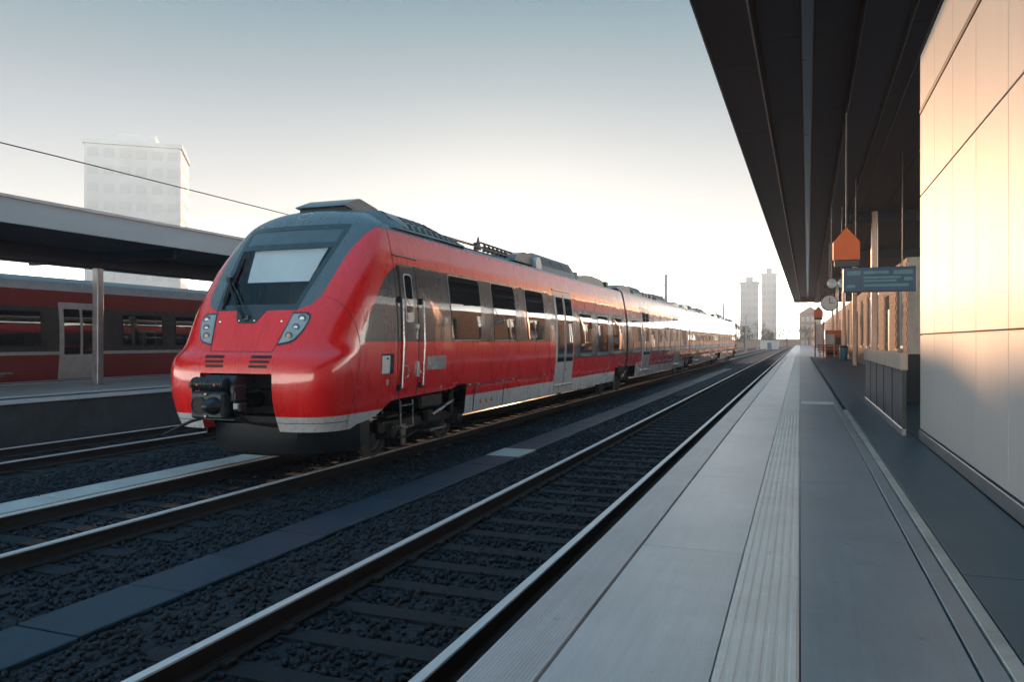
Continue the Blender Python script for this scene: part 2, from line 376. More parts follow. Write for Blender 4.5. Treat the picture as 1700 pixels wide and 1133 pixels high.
# rail tracks -------------------------------------------------------
def rail_prof():
    return [(-.075, -.17), (.075, -.17), (.075, -.158), (.012, -.135), (.009, -.05), (.036, -.036), (.036, -.008), (.030, -.0005), (-.030, -.0005), (-.036, -.008), (-.036, -.036), (-.009, -.05), (-.012, -.135), (-.075, -.158)]
Y0, Y1 = -8.0, 300.0
rail_me = MB().prism(rail_prof(), 'y', Y0, Y1).mesh('rail', 'rail_side', 30)
head_me = MB().prism([(-.0368, -.014), (.0368, -.014), (.0350, 0.0), (.0325, 0.0012), (-.0325, 0.0012), (-.0350, 0.0)], 'y', Y0, Y1).mesh('running_surface', 'rail_head', 0)
sm = MB(); sm.add([(-1.3, -.13, -.36), (1.3, -.13, -.36), (1.3, .13, -.36), (-1.3, .13, -.36), (-1.28, -.10, -.176), (1.28, -.10, -.176), (1.28, .10, -.176), (-1.28, .10, -.176)],
                  [(4, 5, 6, 7), (0, 1, 5, 4), (1, 2, 6, 5), (2, 3, 7, 6), (3, 0, 4, 7)])
sl_me = sm.mesh('sleeper', 'sleeper', 0)
cl_me = MB().cbox(-.035, .035, -.055, .055, -.178, -.135, .008).mesh('rail_clip', 'rail_side', 30)
def track(xc, label, y0, y1):
    t = empty('railway_track', (xc, 0, 0), label=label, cat='railway track', group='railway tracks')
    for sx in (-.755, .755):
        r = link('rail', rail_me, t, (sx, 0, 0)); link('running_surface', head_me, r)
    n = 0; y = y0
    while y < y1:
        link('sleeper', sl_me, t, (0, y, 0))
        if y < (17 if xc > -5 else 4): [link('rail_clip', cl_me, t, (q, y, 0)) for q in (-.86, -.66, .66, .86)]
        y += 0.62
    return t
track(-2.78, 'empty railway track running right beside the ribbed platform edge', -1.0, 90)
track(-7.43, 'railway track carrying the red electric train', -0.5, 40)
track(-12.5, 'empty railway track left of the red train, by the far platform', 2, 60)

# loose stones (stuff)
def stones():
    reg = [(-11.1, -1.35, 0.8, 9.0, 230), (-11.1, -1.35, 9.0, 17.0, 150), (-11.1, -1.35, 17.0, 30.0, 60)]
    base = np.array([(-1, -1, -1), (1, -1, -1), (1, 1, -1), (-1, 1, -1), (-1, -1, 1), (1, -1, 1), (1, 1, 1), (-1, 1, 1)], float) * 0.62
    fb = np.array([(0, 3, 2, 1), (4, 5, 6, 7), (0, 1, 5, 4), (1, 2, 6, 5), (2, 3, 7, 6), (3, 0, 4, 7)])
    P = []
    for (x0, x1, y0, y1, d) in reg:
        n = int((x1 - x0) * (y1 - y0) * d)
        p = np.stack([RNG.uniform(x0, x1, n), RNG.uniform(y0, y1, n)], 1)
        keep = np.ones(n, bool)
        for xc in (-2.78, -7.43, -12.5):
            for sx in (-.755, .755): keep &= np.abs(p[:, 0] - xc - sx) > 0.085
            on = (np.abs(p[:, 0] - xc) < 1.25) & ((((p[:, 1] + 1.0 if xc == -2.78 else p[:, 1] + .5) + .31) % 0.62 - .31).__abs__() < 0.115)
            keep &= ~(on & (RNG.random(n) < 0.94))
        keep &= ~((p[:, 0] > -5.46) & (p[:, 0] < -4.74)); keep &= ~((p[:, 0] > -9.12) & (p[:, 0] < -8.5))
        P.append(p[keep])
    P = np.concatenate(P); n = len(P)
    sz = RNG.uniform(0.020, 0.038, n)
    q = RNG.normal(size=(n, 4)); q /= np.linalg.norm(q, axis=1)[:, None]; a, b, c, d = q.T
    Rm = np.stack([np.stack([1-2*(c*c+d*d), 2*(b*c-a*d), 2*(b*d+a*c)], 1), np.stack([2*(b*c+a*d), 1-2*(b*b+d*d), 2*(c*d-a*b)], 1), np.stack([2*(b*d-a*c), 2*(c*d+a*b), 1-2*(b*b+c*c)], 1)], 1)
    loc = base[None] * (1 + RNG.uniform(-.45, .45, (n, 8, 3))) * (np.stack([np.ones(n), RNG.uniform(.7, 1.0, n), RNG.uniform(.5, .9, n)], 1))[:, None, :]
    V = np.einsum('nij,nkj->nki', Rm, loc) * sz[:, None, None]
    zz = np.interp(P[:, 0], [-11, -10.4, -9.8, -9.3, -5.7, -5.1, -4.5, -1.2], [-.198, -.33, -.31, -.205, -.198, -.26, -.198, -.198]) + RNG.uniform(.0, .022, n)
    V += np.concatenate([P, zz[:, None]], 1)[:, None, :]
    F = (fb[None] + (np.arange(n) * 8)[:, None, None]).reshape(-1, 4)
    me = bpy.data.meshes.new('ballast_stones'); me.vertices.add(n * 8); me.vertices.foreach_set('co', V.ravel())
    me.loops.add(F.size); me.loops.foreach_set('vertex_index', F.ravel()); me.polygons.add(len(F))
    me.polygons.foreach_set('loop_start', np.arange(len(F)) * 4); me.update(calc_edges=True); me.materials.append(MAT['stones'])
    tag(link('ballast_stones', me), 'dark crushed ballast stones lying between and around the rails', 'ballast', kind='stuff')
stones()

# cable troughs -----------------------------------------------------
def trough(x0, x1, z, y0, y1, mat, label, odd=()):
    t = empty('cable_trough', ((x0 + x1) / 2, 0, z - .3), label=label, cat='cable trough')
    h = (x1 - x0) / 2
    MB().box(-h + .03, h - .03, y0, y1, -.1, .255).build('trough_wall', 'platform_core', t, smooth=0)
    lid = MB().cbox(-h, h, .008, .992, .26, .30, .008).mesh('lid', mat); lid2 = MB().cbox(-h, h, .008, .992, .26, .30, .008).mesh('lid', 'palecon')
    for y in range(int(y0), int(y1)):
        o = link('lid', lid2 if y in odd else lid, t, (random.uniform(-.006, .006), y, random.uniform(0, .008)), R(random.uniform(-.35, .35)))
trough(-5.42, -4.78, -0.185, 0, 60, 'trough', 'blue-grey concrete cable trough in the ballast between the train and empty track', odd=(13,))
trough(-9.08, -8.54, -0.06, 2, 46, 'palecon', 'pale concrete cable trough running along the far side of the red train')

# platform ----------------------------------------------------------
pl = MB(); pl.box(-1.09, 6.5, -10, 62.0, -0.6, PZ - 0.055)
pl.box(-1.13, 6.5, 62.0, 230, -0.6, PZ)
plat = struct('platform', pl, 'platform_core', smooth=0)
def slab_row(name, mat, x0, x1, length, y0, y1, zt=PZ, th=.06, gap=.0015, c=.003, ribs=None):
    mb = MB().cbox(x0, x1, gap, length - gap, zt - th, zt, c)
    if ribs:
        for (a, b, hgt) in ribs: mb.add([(a, gap * 2, zt - .001), (b, gap * 2, zt - .001), (b, length - gap * 2, zt - .001), (a, length - gap * 2, zt - .001), (a + .006, gap * 2 + .006, zt + hgt), (b - .006, gap * 2 + .006, zt + hgt), (b - .006, length - gap * 2 - .006, zt + hgt), (a + .006, length - gap * 2 - .006, zt + hgt)],
                                          [(4, 5, 6, 7), (0, 1, 5, 4), (1, 2, 6, 5), (2, 3, 7, 6), (3, 0, 4, 7)])
    me = mb.mesh(name, mat, 30); y = y0
    while y < y1 - .01:
        link(name, me, plat, (random.uniform(-.0008, .0008), y, random.uniform(-.0012, .0012))); y += length
slab_row('edge_slab', 'edge', -1.135, -.884, 2.5, -3, 62, ribs=[(-1.125 + k * .0157, -1.1145 + k * .0157, .0022) for k in range(15)])
slab_row('paving_slab', 'pave', -.868, -.302, 2.5, -3, 62)
tw = .295 / 7
slab_row('tactile_slab', 'tactile', -.297, -.002, 2.5, -3, 62, zt=PZ - .003, ribs=[(-.293 + k * tw, -.293 + k * tw + tw - .009, .0045) for k in range(7)])
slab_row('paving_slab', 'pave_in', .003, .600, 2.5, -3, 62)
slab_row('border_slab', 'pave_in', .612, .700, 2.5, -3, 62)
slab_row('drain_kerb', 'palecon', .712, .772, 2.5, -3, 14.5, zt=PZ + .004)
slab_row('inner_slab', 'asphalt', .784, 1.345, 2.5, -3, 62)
me = MB().box(-1.13, 0, 62, 229.9, PZ, PZ + .004).mesh('far_paving', 'pave', 0); link('far_paving', me, plat)
me = MB().box(-.30, .0, 62, 229.9, PZ + .004, PZ + .009).mesh('far_tactile', 'tactile', 0); link('far_tactile', me, plat)
me = MB().box(0, 6.5, 62, 229.9, PZ, PZ + .004).mesh('far_paving', 'pave_in', 0); link('far_paving', me, plat)
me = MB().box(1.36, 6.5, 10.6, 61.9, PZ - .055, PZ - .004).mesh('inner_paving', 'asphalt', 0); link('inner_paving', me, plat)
# crosswise tactile field at the stair head
cr = MB()
for k in range(12): cr.add([(.02, .05 + k * .05, 0), (.60, .05 + k * .05, 0), (.60, .08 + k * .05, 0), (.02, .08 + k * .05, 0), (.025, .055 + k * .05, .006), (.595, .055 + k * .05, .006), (.595, .075 + k * .05, .006), (.025, .075 + k * .05, .006)], [(4, 5, 6, 7), (0, 1, 5, 4), (1, 2, 6, 5), (2, 3, 7, 6), (3, 0, 4, 7)])
link('tactile_field', cr.mesh('tactile_field', 'tactile', 0), plat, (0, 15.6, PZ + .001))

# ================================================================== WHITE PANEL BUILDING
k = empty('panelled_station_building', (1.37, 2.0, PZ), label='white enamel panelled building wall along the right edge of the platform', cat='building')
kx, ky, kz = 1.37, 2.0, PZ
KY0, KY1 = -7.0, 10.45
def kb(name, mat, *b, c=None):
    mb = MB(); b = (b[0] - kx, b[1] - kx, b[2] - ky, b[3] - ky, b[4] - kz, b[5] - kz)
    (mb.cbox(*b, c) if c else mb.box(*b)); return mb.build(name, mat, k)
kb('wall_core', 'dark_grey', 1.40, 5.2, KY0 + .02, KY1 - .02, PZ + .001, 5.39)
kb('plinth', 'alu', 1.352, 1.40, KY0, KY1, PZ + .001, PZ + .125, c=.006)
cols = np.arange(KY1, KY0, -1.05)
for y in cols:
    for (z0, z1) in ((PZ + .14, 1.985), (2.0, 3.665), (3.68, 4.66), (4.735, 5.38)):
        o = kb('wall_panel', 'panel', 1.368, 1.40, y - 1.05 + .003, y - .003, z0, z1, c=.004)
kb('rail_track', 'black', 1.362, 1.40, KY0, KY1, 4.672, 4.722)
for z0 in (PZ + .14, 2.0, 3.68):          # end face panels
    z1 = {PZ + .14: 1.985, 2.0: 3.665, 3.68: 5.38}[z0]
    for j in range(3): kb('wall_panel', 'panel', 1.40 + j * 1.25 + .003, 1.40 + (j + 1) * 1.25 - .003, KY1 - .02, KY1 + .012, z0, z1, c=.004)

# ================================================================== CANOPY over this platform
cp = empty('platform_canopy', (0, 0, PZ), R(-0.5), label='dark station canopy roof stretching over the near platform', cat='canopy')
CZ = PZ
CK = 1.28
def cz(z): return 1.916 + CK * (z - 1.916)
def cb(name, mat, x0, x1, y0, y1, z0, z1, c=None, sm=35):
    mb = MB(); x0, x1 = x0 * CK, x1 * CK; z0 = z0 if z0 == PZ else cz(z0); z1 = cz(z1)
    (mb.cbox(x0, x1, y0, y1, z0 - CZ, z1 - CZ, c) if c else mb.box(x0, x1, y0, y1, z0 - CZ, z1 - CZ)); return mb.build(name, mat, cp, smooth=sm)
CY0, CY1 = -12.0, 84.0
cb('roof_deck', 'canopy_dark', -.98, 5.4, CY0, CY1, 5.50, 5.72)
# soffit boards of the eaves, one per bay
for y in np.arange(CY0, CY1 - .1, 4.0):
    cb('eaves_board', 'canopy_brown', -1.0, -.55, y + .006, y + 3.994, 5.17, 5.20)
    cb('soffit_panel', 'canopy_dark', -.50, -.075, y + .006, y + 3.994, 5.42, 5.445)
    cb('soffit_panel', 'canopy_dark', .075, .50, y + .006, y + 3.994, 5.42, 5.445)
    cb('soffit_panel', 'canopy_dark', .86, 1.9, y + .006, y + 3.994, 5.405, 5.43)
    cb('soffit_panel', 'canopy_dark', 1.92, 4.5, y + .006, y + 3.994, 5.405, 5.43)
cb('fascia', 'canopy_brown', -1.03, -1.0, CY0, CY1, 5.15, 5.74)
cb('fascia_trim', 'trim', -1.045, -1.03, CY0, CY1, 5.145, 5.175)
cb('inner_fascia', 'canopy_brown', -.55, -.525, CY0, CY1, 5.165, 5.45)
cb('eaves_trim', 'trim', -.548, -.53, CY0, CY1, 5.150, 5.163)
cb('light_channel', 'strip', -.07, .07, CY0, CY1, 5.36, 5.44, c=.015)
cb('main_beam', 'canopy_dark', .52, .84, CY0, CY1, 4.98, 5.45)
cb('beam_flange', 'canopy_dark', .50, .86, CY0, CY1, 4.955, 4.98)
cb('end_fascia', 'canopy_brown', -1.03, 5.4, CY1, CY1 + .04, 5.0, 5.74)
MB().tube([(1.02 * CK, CY0, cz(5.30) - CZ), (1.02 * CK, CY1, cz(5.30) - CZ)], .025, 8).build('conduit', 'black', cp)
MB().tube([(1.16 * CK, CY0, cz(5.12) - CZ), (1.16 * CK, CY1, cz(5.12) - CZ)], .018, 8).build('conduit', 'black', cp)
for y in np.arange(14, 64, 2.0):
    MB().tube([(1.02 * CK, y, cz(5.41) - CZ), (1.02 * CK, y, cz(5.30) - CZ)], .008, 6).build('conduit_hanger', 'black', cp)
for y in (29, 41, 53, 65, 77):
    cb('post', 'trim', 1.60, 1.76, y, y + .2, PZ, 5.41, c=.02)
    cb('cross_beam', 'canopy_dark', .84, 4.5, y + .02, y + .18, 5.1, 5.40)

# ================================================================== THE TRAIN
def pchip(xs, ys):
    xs = np.array(xs, float); ys = np.array(ys, float); h = np.diff(xs); d = np.diff(ys) / h; m = np.zeros(len(xs))
    m[0], m[-1] = d[0], d[-1]
    for i in range(1, len(xs) - 1):
        if d[i-1] * d[i] > 0:
            w1, w2 = 2 * h[i] + h[i-1], h[i] + 2 * h[i-1]; m[i] = (w1 + w2) / (w1 / d[i-1] + w2 / d[i])
    def f(x):
        x = min(max(x, xs[0]), xs[-1]); i = min(max(int(np.searchsorted(xs, x)) - 1, 0), len(h) - 1); t = (x - xs[i]) / h[i]
        return ((2*t**3 - 3*t**2 + 1) * ys[i] + (t**3 - 2*t**2 + t) * h[i] * m[i] + (-2*t**3 + 3*t**2) * ys[i+1] + (t**3 - t**2) * h[i] * m[i+1])
    return f
Wf = pchip([.45, .65, .95, 1.4, 1.9, 2.4, 2.9, 3.3, 3.65, 3.76, 3.85, 3.95, 4.03, 4.09, 4.125, 4.14],
           [1.35, 1.37, 1.40, 1.45, 1.465, 1.455, 1.41, 1.345, 1.265, 1.22, 1.12, .95, .76, .53, .28, .05])
YN = pchip([.65, .87, 1.15, 1.46, 1.68, 1.76, 2.0, 2.36, 2.9, 3.41, 3.74, 3.90, 4.02, 4.09, 4.125, 4.14],
           [8.82, 8.74, 8.685, 8.69, 8.735, 8.81, 8.935, 9.12, 9.515, 9.892, 10.135, 10.30, 10.52, 10.78, 11.02, 11.2])
CD = pchip([.65, 1.2, 1.5, 1.7, 1.85, 2.36, 3.0, 3.4, 3.74, 4.0, 4.14], [.66, .62, .62, .70, .78, .76, .56, .54, .54, .45, .3])
PEf = pchip([.65, 1.0, 1.5, 1.68, 1.82, 2.36, 3.0, 3.4, 3.74, 4.14], [5.5, 6.2, 6.2, 5.2, 4.3, 4.3, 5.2, 4.2, 3.1, 2.6])
QEf = pchip([.65, 1.5, 1.9, 2.6, 3.74, 4.14], [2.7, 2.7, 2.3, 2.4, 2.2, 2.1])
def sy(x, z):
    wz = Wf(z); u = min(abs(x) / wz, 1.0)
    return YN(z) + CD(z) * (1 - max(0.0, 1 - u ** PEf(z)) ** (1 / QEf(z)))
XC = pchip([.65, 1.46, 1.8, 2.36, 3.74, 4.0, 4.14], [.66, .62, .64, .72, .93, .55, .03])
SEAMY = 11.7
TY = 45.0
train = empty('electric_train', (-7.43, TY, 0), label='bright red electric multiple-unit train with grey cab front and silver skirt', cat='train')
OFF = (0, -TY, 0)
CAB = []           # parts of the leading car, mirrored for the last one
def part(mb, name, mat, parent=None, smooth=35, label=None, rec=True):
    o = mb.build(name, mat, parent or train, OFF if parent is None else (0, 0, 0), smooth)
    if label: o['label'] = label
    if parent is None and rec is not None: rec_list.append(o)
    return o
rec_list = CAB

ZR = [.65, .70, .77, .865, .95, 1.1, 1.28, 1.46, 1.56, 1.64, 1.70, 1.735, 1.78, 1.85, 1.916, 2.0, 2.1, 2.2, 2.3, 2.36, 2.45, 2.6, 2.8, 3.0, 3.2, 3.335, 3.43, 3.55, 3.66, 3.74, 3.80, 3.86, 3.92, 3.97, 4.02, 4.06, 4.09, 4.115, 4.13, 4.14]
ZO0, ZO1 = 1.46, 2.36
def zb_cab(y):
    return float(np.interp(y, [9.0, 9.85, 10.25, 10.62, 12.80, 13.05, 13.06, 13.50, 13.502, 26.2, 26.202, 30], [.65, .72, .80, .985, 1.03, 1.07, 1.10, 1.10, .52, .52, 1.0, 1.0]))
def zroof(y, z):
    if z <= 3.74: return z
    t = min(max((y - 12.2) / 1.6, 0), 1); t = t * t * (3 - 2 * t)
    return 3.74 + (z - 3.74) * (1 - 0.66 * t)
def lowz(z, zb): return z if z >= 1.1 else min(1.1, zb + (z - .65) * (1.1 - zb) / (1.1 - .65))
NC = [0, .2, .4, .6, .8]
NA = 14
def half_row(z):
    """points of the right half from the nose centre to the rear end"""
    xc, wz = XC(z), Wf(z); out = []; PE, QE = PEf(z), QEf(z)
    xs = [xc * t for t in NC if xc * t < xc - .085 or xc < .3] if False else [(xc - .08) * t if xc > .3 else xc * .85 * t for t in (0, .25, .5, .75, 1)] + [xc]
    for x in xs: out.append((x, sy(x, z), z))
    a0 = math.asin(min(1, (xc / wz) ** (PE / 2)))
    for i in range(1, NA + 1):
        a = a0 + (math.pi / 2 - a0) * i / NA
        x = wz * math.sin(a) ** (2 / PE); y = YN(z) + CD(z) * (1 - max(0, math.cos(a)) ** (2 / QE))
        out.append((x, y, z))
    ys = YN(z) + CD(z)
    cols = [ys + (SEAMY - ys) * t for t in (.08, .16, .24, .32, .4, .5, .6, .7, .8, .9, 1)] + [12.1, 12.5, 12.80, 13.05, 13.06, 13.50, 13.502, 14.2, 15.5, 17, 18.5, 19.05, 20.8, 22, 23.5, 25, 26.2, 26.202, 27, 27.82]
    for y in cols:
        z2 = lowz(z, zb_cab(y)); z3 = zroof(y, z2)
        out.append((Wf(z2), y, z3))
    return out
HR = [half_row(z) for z in ZR]
nh = len(HR[0])
def full(r): return [(-p[0], p[1], p[2]) for p in r[:0:-1]] + r
body = MB(); FR = [full(r) for r in HR]; n = len(FR[0]); mid = nh - 1
vs = [p for r in FR for p in r]; fs = []; glassL = []; glassU = []; fritf = []
for i in range(len(ZR) - 1):
    for c in range(n - 1):
        q = (i * n + c, i * n + c + 1, (i + 1) * n + c + 1, (i + 1) * n + c)
        kc = abs((c + 0.5) - mid)          # half-index from centre
        if kc < 5 and ZR[i + 1] <= ZO0 + 1e-6: continue           # coupler opening
        if kc < 5 and ZO1 - 1e-6 <= ZR[i] and ZR[i + 1] <= 3.74 + 1e-6:
            zl, zh = ZR[i], ZR[i + 1]
            if kc > 4 or zh <= 2.45 + 1e-6 or zl >= 3.66 - 1e-6 or (zl >= 3.335 - 1e-6 and zh <= 3.43 + 1e-6): fritf.append(q)
            elif zh <= 3.335 + 1e-6: glassL.append(q)
            else: glassU.append(q)
            continue
        fs.append(q)
def submesh(faces, dy=0.0):
    mp = {}; V = []; F = []
    for q in faces:
        t = []
        for a in q:
            if a not in mp: mp[a] = len(V); V.append((vs[a][0], vs[a][1] + dy, vs[a][2]))
            t.append(mp[a])
        F.append(t)
    return MB().add(V, F)
o = part(submesh(fs), 'car_body', 'livery_cab', smooth=50, label='leading cab car body, red with dark window band and grey nose')
ws = part(submesh(glassL, .004), 'windscreen', 'clear')
part(submesh(fritf, -.003), 'windscreen_frame', 'frit')
part(submesh(glassU, .004), 'destination_display', 'display')
# lip round the coupler opening
lip = []
zs = [z for z in ZR if z <= ZO0 + 1e-6]
for sgn in (-1, 1): pass
edge = [(-XC(z), sy(XC(z), z), z) for z in zs] + [(x, sy(x, ZO0), ZO0) for x in np.linspace(-.62, .62, 9)[1:-1]] + [(XC(z), sy(XC(z), z), z) for z in zs[::-1]]
part(MB().grid([[(p[0], p[1] + d, p[2]) for p in edge] for d in (0, .03, .22)]), 'opening_lip', 'red')
part(MB().box(-.80, .80, 9.02, 10.2, 1.47, 1.5).box(-.8, -.78, 9.02, 10.2, .55, 1.47).box(.78, .8, 9.02, 10.2, .55, 1.47).box(-.8, .8, 9.75, 9.78, .4, 1.47).box(-.5, .5, 9.3, 9.7, .55, .8), 'coupler_recess', 'under')
# cab interior behind the windscreen
cabin = part(MB().box(-1.1, 1.1, 10.75, 10.8, 1.9, 3.6).box(-1.15, 1.15, 9.35, 9.9, 2.18, 2.26).box(-1.2, 1.2, 9.5, 10.8, 1.88, 1.9), 'cab_interior', 'dark_grey')
MB().cbox(-.25, .25, 10.2, 10.32, 2.1, 2.95, .04).build('driver_seat', 'black', cabin)
MB().box(-.42, -.34, 10.7, 10.74, 2.2, 3.3).build('door_frame', 'wood', cabin); MB().box(-.08, -.02, 10.7, 10.74, 2.2, 3.3).build('door_frame', 'wood', cabin)
bl = [[(x, sy(x, z) + .055, z) for x in np.linspace(x0, x1, 7)] for z, x0, x1 in ((2.80, -.45, .66), (3.0, -.52, .68), (3.2, -.58, .70), (3.34, -.63, .72))]
part(MB().grid(bl), 'sun_blind', 'blind')

def front_tube(pts, r, off=0.0, name='panel_seam', mat='black', dense=8):
    P = []
    for i in range(len(pts) - 1):
        for t in range(dense): 
            u = t / dense; x = pts[i][0] * (1-u) + pts[i+1][0] * u; z = pts[i][1] * (1-u) + pts[i+1][1] * u; P.append((x, sy(x, z) - off, z))
    x, z = pts[-1]; P.append((x, sy(x, z) - off, z))
    return part(MB().tube(P, r, 6), name, mat)
def front_patch(left, right, off, nz=10, nx=8, border=True, thick=.02):
    """left/right: lists (z, x); a patch on the nose surface between the two curves"""
    zl = np.linspace(left[0][0], left[-1][0], nz); rows = []
    for z in zl:
        a = np.interp(z, [p[0] for p in left], [p[1] for p in left]); b = np.interp(z, [p[0] for p in right], [p[1] for p in right])
        rows.append([(x, sy(x, z) - off, z) for x in np.linspace(a, b, nx)])
    mb = MB().grid(rows)
    if border:
        ring = rows[0] + [r[-1] for r in rows[1:]] + rows[-1][-2::-1] + [r[0] for r in rows[-2:0:-1]]; ring.append(ring[0])
        mb.grid([ring, [(p[0], p[1] + thick, p[2]) for p in ring]])
    return mb
# headlights
for s in (-1, 1):
    if s > 0: L, Rr = [(1.85, .57), (2.33, .67)], [(1.85, .60), (1.875, .74), (1.92, .83), (2.05, .915), (2.2, .96), (2.28, .962), (2.32, .93), (2.33, .90)]
    else: Rr, L = [(1.85, -.57), (2.33, -.67)], [(1.85, -.60), (1.875, -.74), (1.92, -.83), (2.05, -.915), (2.2, -.96), (2.28, -.962), (2.32, -.93), (2.33, -.90)]
    hl = part(front_patch(L, Rr, .004, 14, 8), 'headlight', 'frit')
    sh = lambda C, dx: [(1.85 + (z - 1.85) * .89 + .027, x + dx * (0.02 if abs(x) > .7 or True else 0)) for z, x in C]
    Li, Ri = ([(z, x + .022) for z, x in sh(L, 0)], [(z, x - .022) for z, x in sh(Rr, 0)])
    front_patch(Li, Ri, .007, 14, 8).build('reflector', 'silver', hl)
    for (x, z, r, mt) in ((s * .845, 2.235, .052, 'steel'), (s * .79, 2.11, .046, 'steel'), (s * .725, 1.985, .05, 'amber')):
        y = sy(x, z) - .012
        MB().lathe([(.004, -.012), (r * .55, -.010), (r * .85, -.004), (r, .004), (r * 1.05, .02)], (x, y, z), 'y', 16).build('lamp', mt, hl)
        MB().lathe([(r * 1.02, -.006), (r * 1.18, -.006), (r * 1.2, .01), (r * 1.02, .01)], (x, y, z), 'y', 16).build('lamp_rim', 'dark_grey', hl)
    front_patch(Li, Ri, .030, 14, 8).build('lens', 'lens', hl)
# upper marker lamp (oval)
ml = MB(); zc = 3.925
rows = [[(.115 * r_ * math.cos(a), sy(.115 * r_ * math.cos(a), zc + .062 * r_ * math.sin(a)) - .012 * (1 - r_ ** 4) - .004, zc + .062 * r_ * math.sin(a)) for a in np.linspace(0, 2 * math.pi, 25)] for r_ in (.02, .5, .8, 1)]
o = part(ml.grid(rows), 'marker_lamp', 'display')
MB().tube([(.12 * math.cos(a), sy(.12 * math.cos(a), zc + .066 * math.sin(a)) - .004, zc + .066 * math.sin(a)) for a in np.linspace(0, 2 * math.pi, 25)], .006, 6).build('lamp_rim', 'silver', o)
# hood seams and bolts
front_tube([(-.70, 2.35), (-.55, 1.765)], .0045); front_tube([(.68, 2.35), (.53, 1.765)], .0045)
front_tube([(-.55, 1.765), (.53, 1.765)], .006)
for x in (-.56, .53):
    part(MB().lathe([(.018, .0), (.018, -.012), (.010, -.014)], (x, sy(x, 2.195), 2.195), 'y', 12), 'bolt', 'steel')
# seam of the nose shell on both sides
for s in (-1, 1):
    P = []
    for z in np.linspace(.68, 2.56, 30):
        ysm = np.interp(z, [.68, 1.0, 1.6, 1.9, 2.15, 2.4, 2.56], [9.36, 9.48, 9.60, 9.60, 9.53, 9.42, 9.34])
        PE, QE = PEf(z), QEf(z); wz = Wf(z); t = min(max((ysm - YN(z)) / CD(z), 0), 1); x = wz * max(0, 1 - (1 - t) ** QE) ** (1 / PE)
        P.append((s * (x + .0005), ysm, z))
    part(MB().tube(P, .0045, 6), 'panel_seam', 'black')
    part(MB().tube([(s * Wf(z), 10.72, z) for z in np.linspace(1.0, 3.74, 24)], .005, 6), 'panel_seam', 'black')
    # thin dark gap through the silver apron
    P = []; PE, QE = PEf(.77), QEf(.77)
    for a in np.linspace(.0, 1, 26):
        aa = math.asin((.66 / Wf(.77)) ** (PE / 2)); aa = aa + (math.pi / 2 - aa) * a
        P.append((s * Wf(.77) * math.sin(aa) ** (2 / PE), YN(.77) + CD(.77) * (1 - max(0, math.cos(aa)) ** (2 / QE)), .775))
    part(MB().tube(P, .005, 6), 'apron_seam', 'black')
# ventilation slots in the bumper
for s in (-1, 1):
    for j, z in enumerate((1.695, 1.627, 1.56)):
        c0, c1 = (.245 - .008 * j, .565 - .02 * j)
        mb = front_patch([(z - .019, s * c0), (z - .012, s * c0 - s * .01), (z + .012, s * c0 - s * .01), (z + .019, s * c0)], [(z - .019, s * c1), (z - .012, s * c1 + s * .01), (z + .012, s * c1 + s * .01), (z + .019, s * c1)], .004, 7, 8)
        part(mb, 'vent_slot', 'black')
# wiper
rc = part(front_patch([(2.17, -.20), (2.2, -.26), (2.36, -.33)], [(2.17, .07), (2.2, .10), (2.36, .20)], .006, 6, 6), 'wiper_recess', 'frit')
MB().cbox(-.16, -.04, sy(0, 2.27) - .05, sy(0, 2.27) + .02, 2.21, 2.29, .015).build('pivot_housing', 'coupler', rc)
for x in (-.21, .06): MB().lathe([(.014, 0), (.014, -.02), (.006, -.022)], (x, sy(x, 2.21), 2.21), 'y', 10).build('bolt', 'steel', rc)
wp = part(MB().tube([(-.12, sy(-.12, 2.25) - .06, 2.25), (-.30, sy(-.3, 2.42) - .10, 2.42), (-.70, sy(-.7, 2.84) - .10, 2.84)], [.020, .017, .012], 8)
          .tube([(-.04, sy(-.04, 2.27) - .05, 2.27), (-.12, sy(-.12, 2.38) - .09, 2.38), (-.62, sy(-.62, 2.80) - .09, 2.80), (-.72, sy(-.7, 2.86) - .085, 2.86)], .009, 8)
          .cbox(-.74, -.66, sy(-.7, 2.84) - .12, sy(-.7, 2.84) - .06, 2.80, 2.89, .01), 'wiper', 'black')
MB().tube([(-.60, sy(-.60, 2.39) - .025, 2.39), (-.66, sy(-.66, 2.80) - .045, 2.80), (-.70, sy(-.7, 3.0) - .04, 3.0), (-.72, sy(-.72, 3.22) - .02, 3.22)], [.014, .022, .02, .010], 6).build('wiper_blade', 'black', wp)
MB().tube([(-.63, sy(-.63, 2.50) - .05, 2.50), (-.68, sy(-.68, 2.83) - .085, 2.83), (-.69, sy(-.69, 3.1) - .045, 3.1)], .009, 6).build('blade_carrier', 'black', wp)

# coupler
cpl = part(MB().cbox(-.275, .275, 8.13, 8.26, .87, 1.235, .03).cbox(-.245, .245, 8.26, 8.55, .92, 1.22, .03), 'coupler', 'coupler')
MB().lathe([(.118, -.012), (.122, -.022), (.105, -.022), (.098, .04), (.05, .06), (.004, .06)], (-.125, 8.135, 1.05), 'y', 28).build('coupler_cup', 'under', cpl)
MB().lathe([(.122, .01), (.120, -.02), (.105, -.07), (.075, -.14), (.055, -.17), (.025, -.19), (.004, -.192)], (.125, 8.135, 1.05), 'y', 28).build('coupler_cone', 'coupler', cpl)
for z in (.905, 1.20): MB().lathe([(.022, 0), (.022, -.02), (.012, -.024)], (0, 8.13, z), 'y', 12).build('bolt', 'wheel', cpl)
prof = [(.02, -.27), (.085, -.27)]
for k_ in range(27): prof += [(.092 if k_ % 2 else .084, -.26 + k_ * .02), (.092 if k_ % 2 else .084, -.26 + k_ * .02 + .012)]
prof += [(.085, .27), (.02, .27)]
MB().lathe(prof, (-.03, 8.24, 1.335), 'x', 20).build('ribbed_contact_cover', 'coupler', cpl)
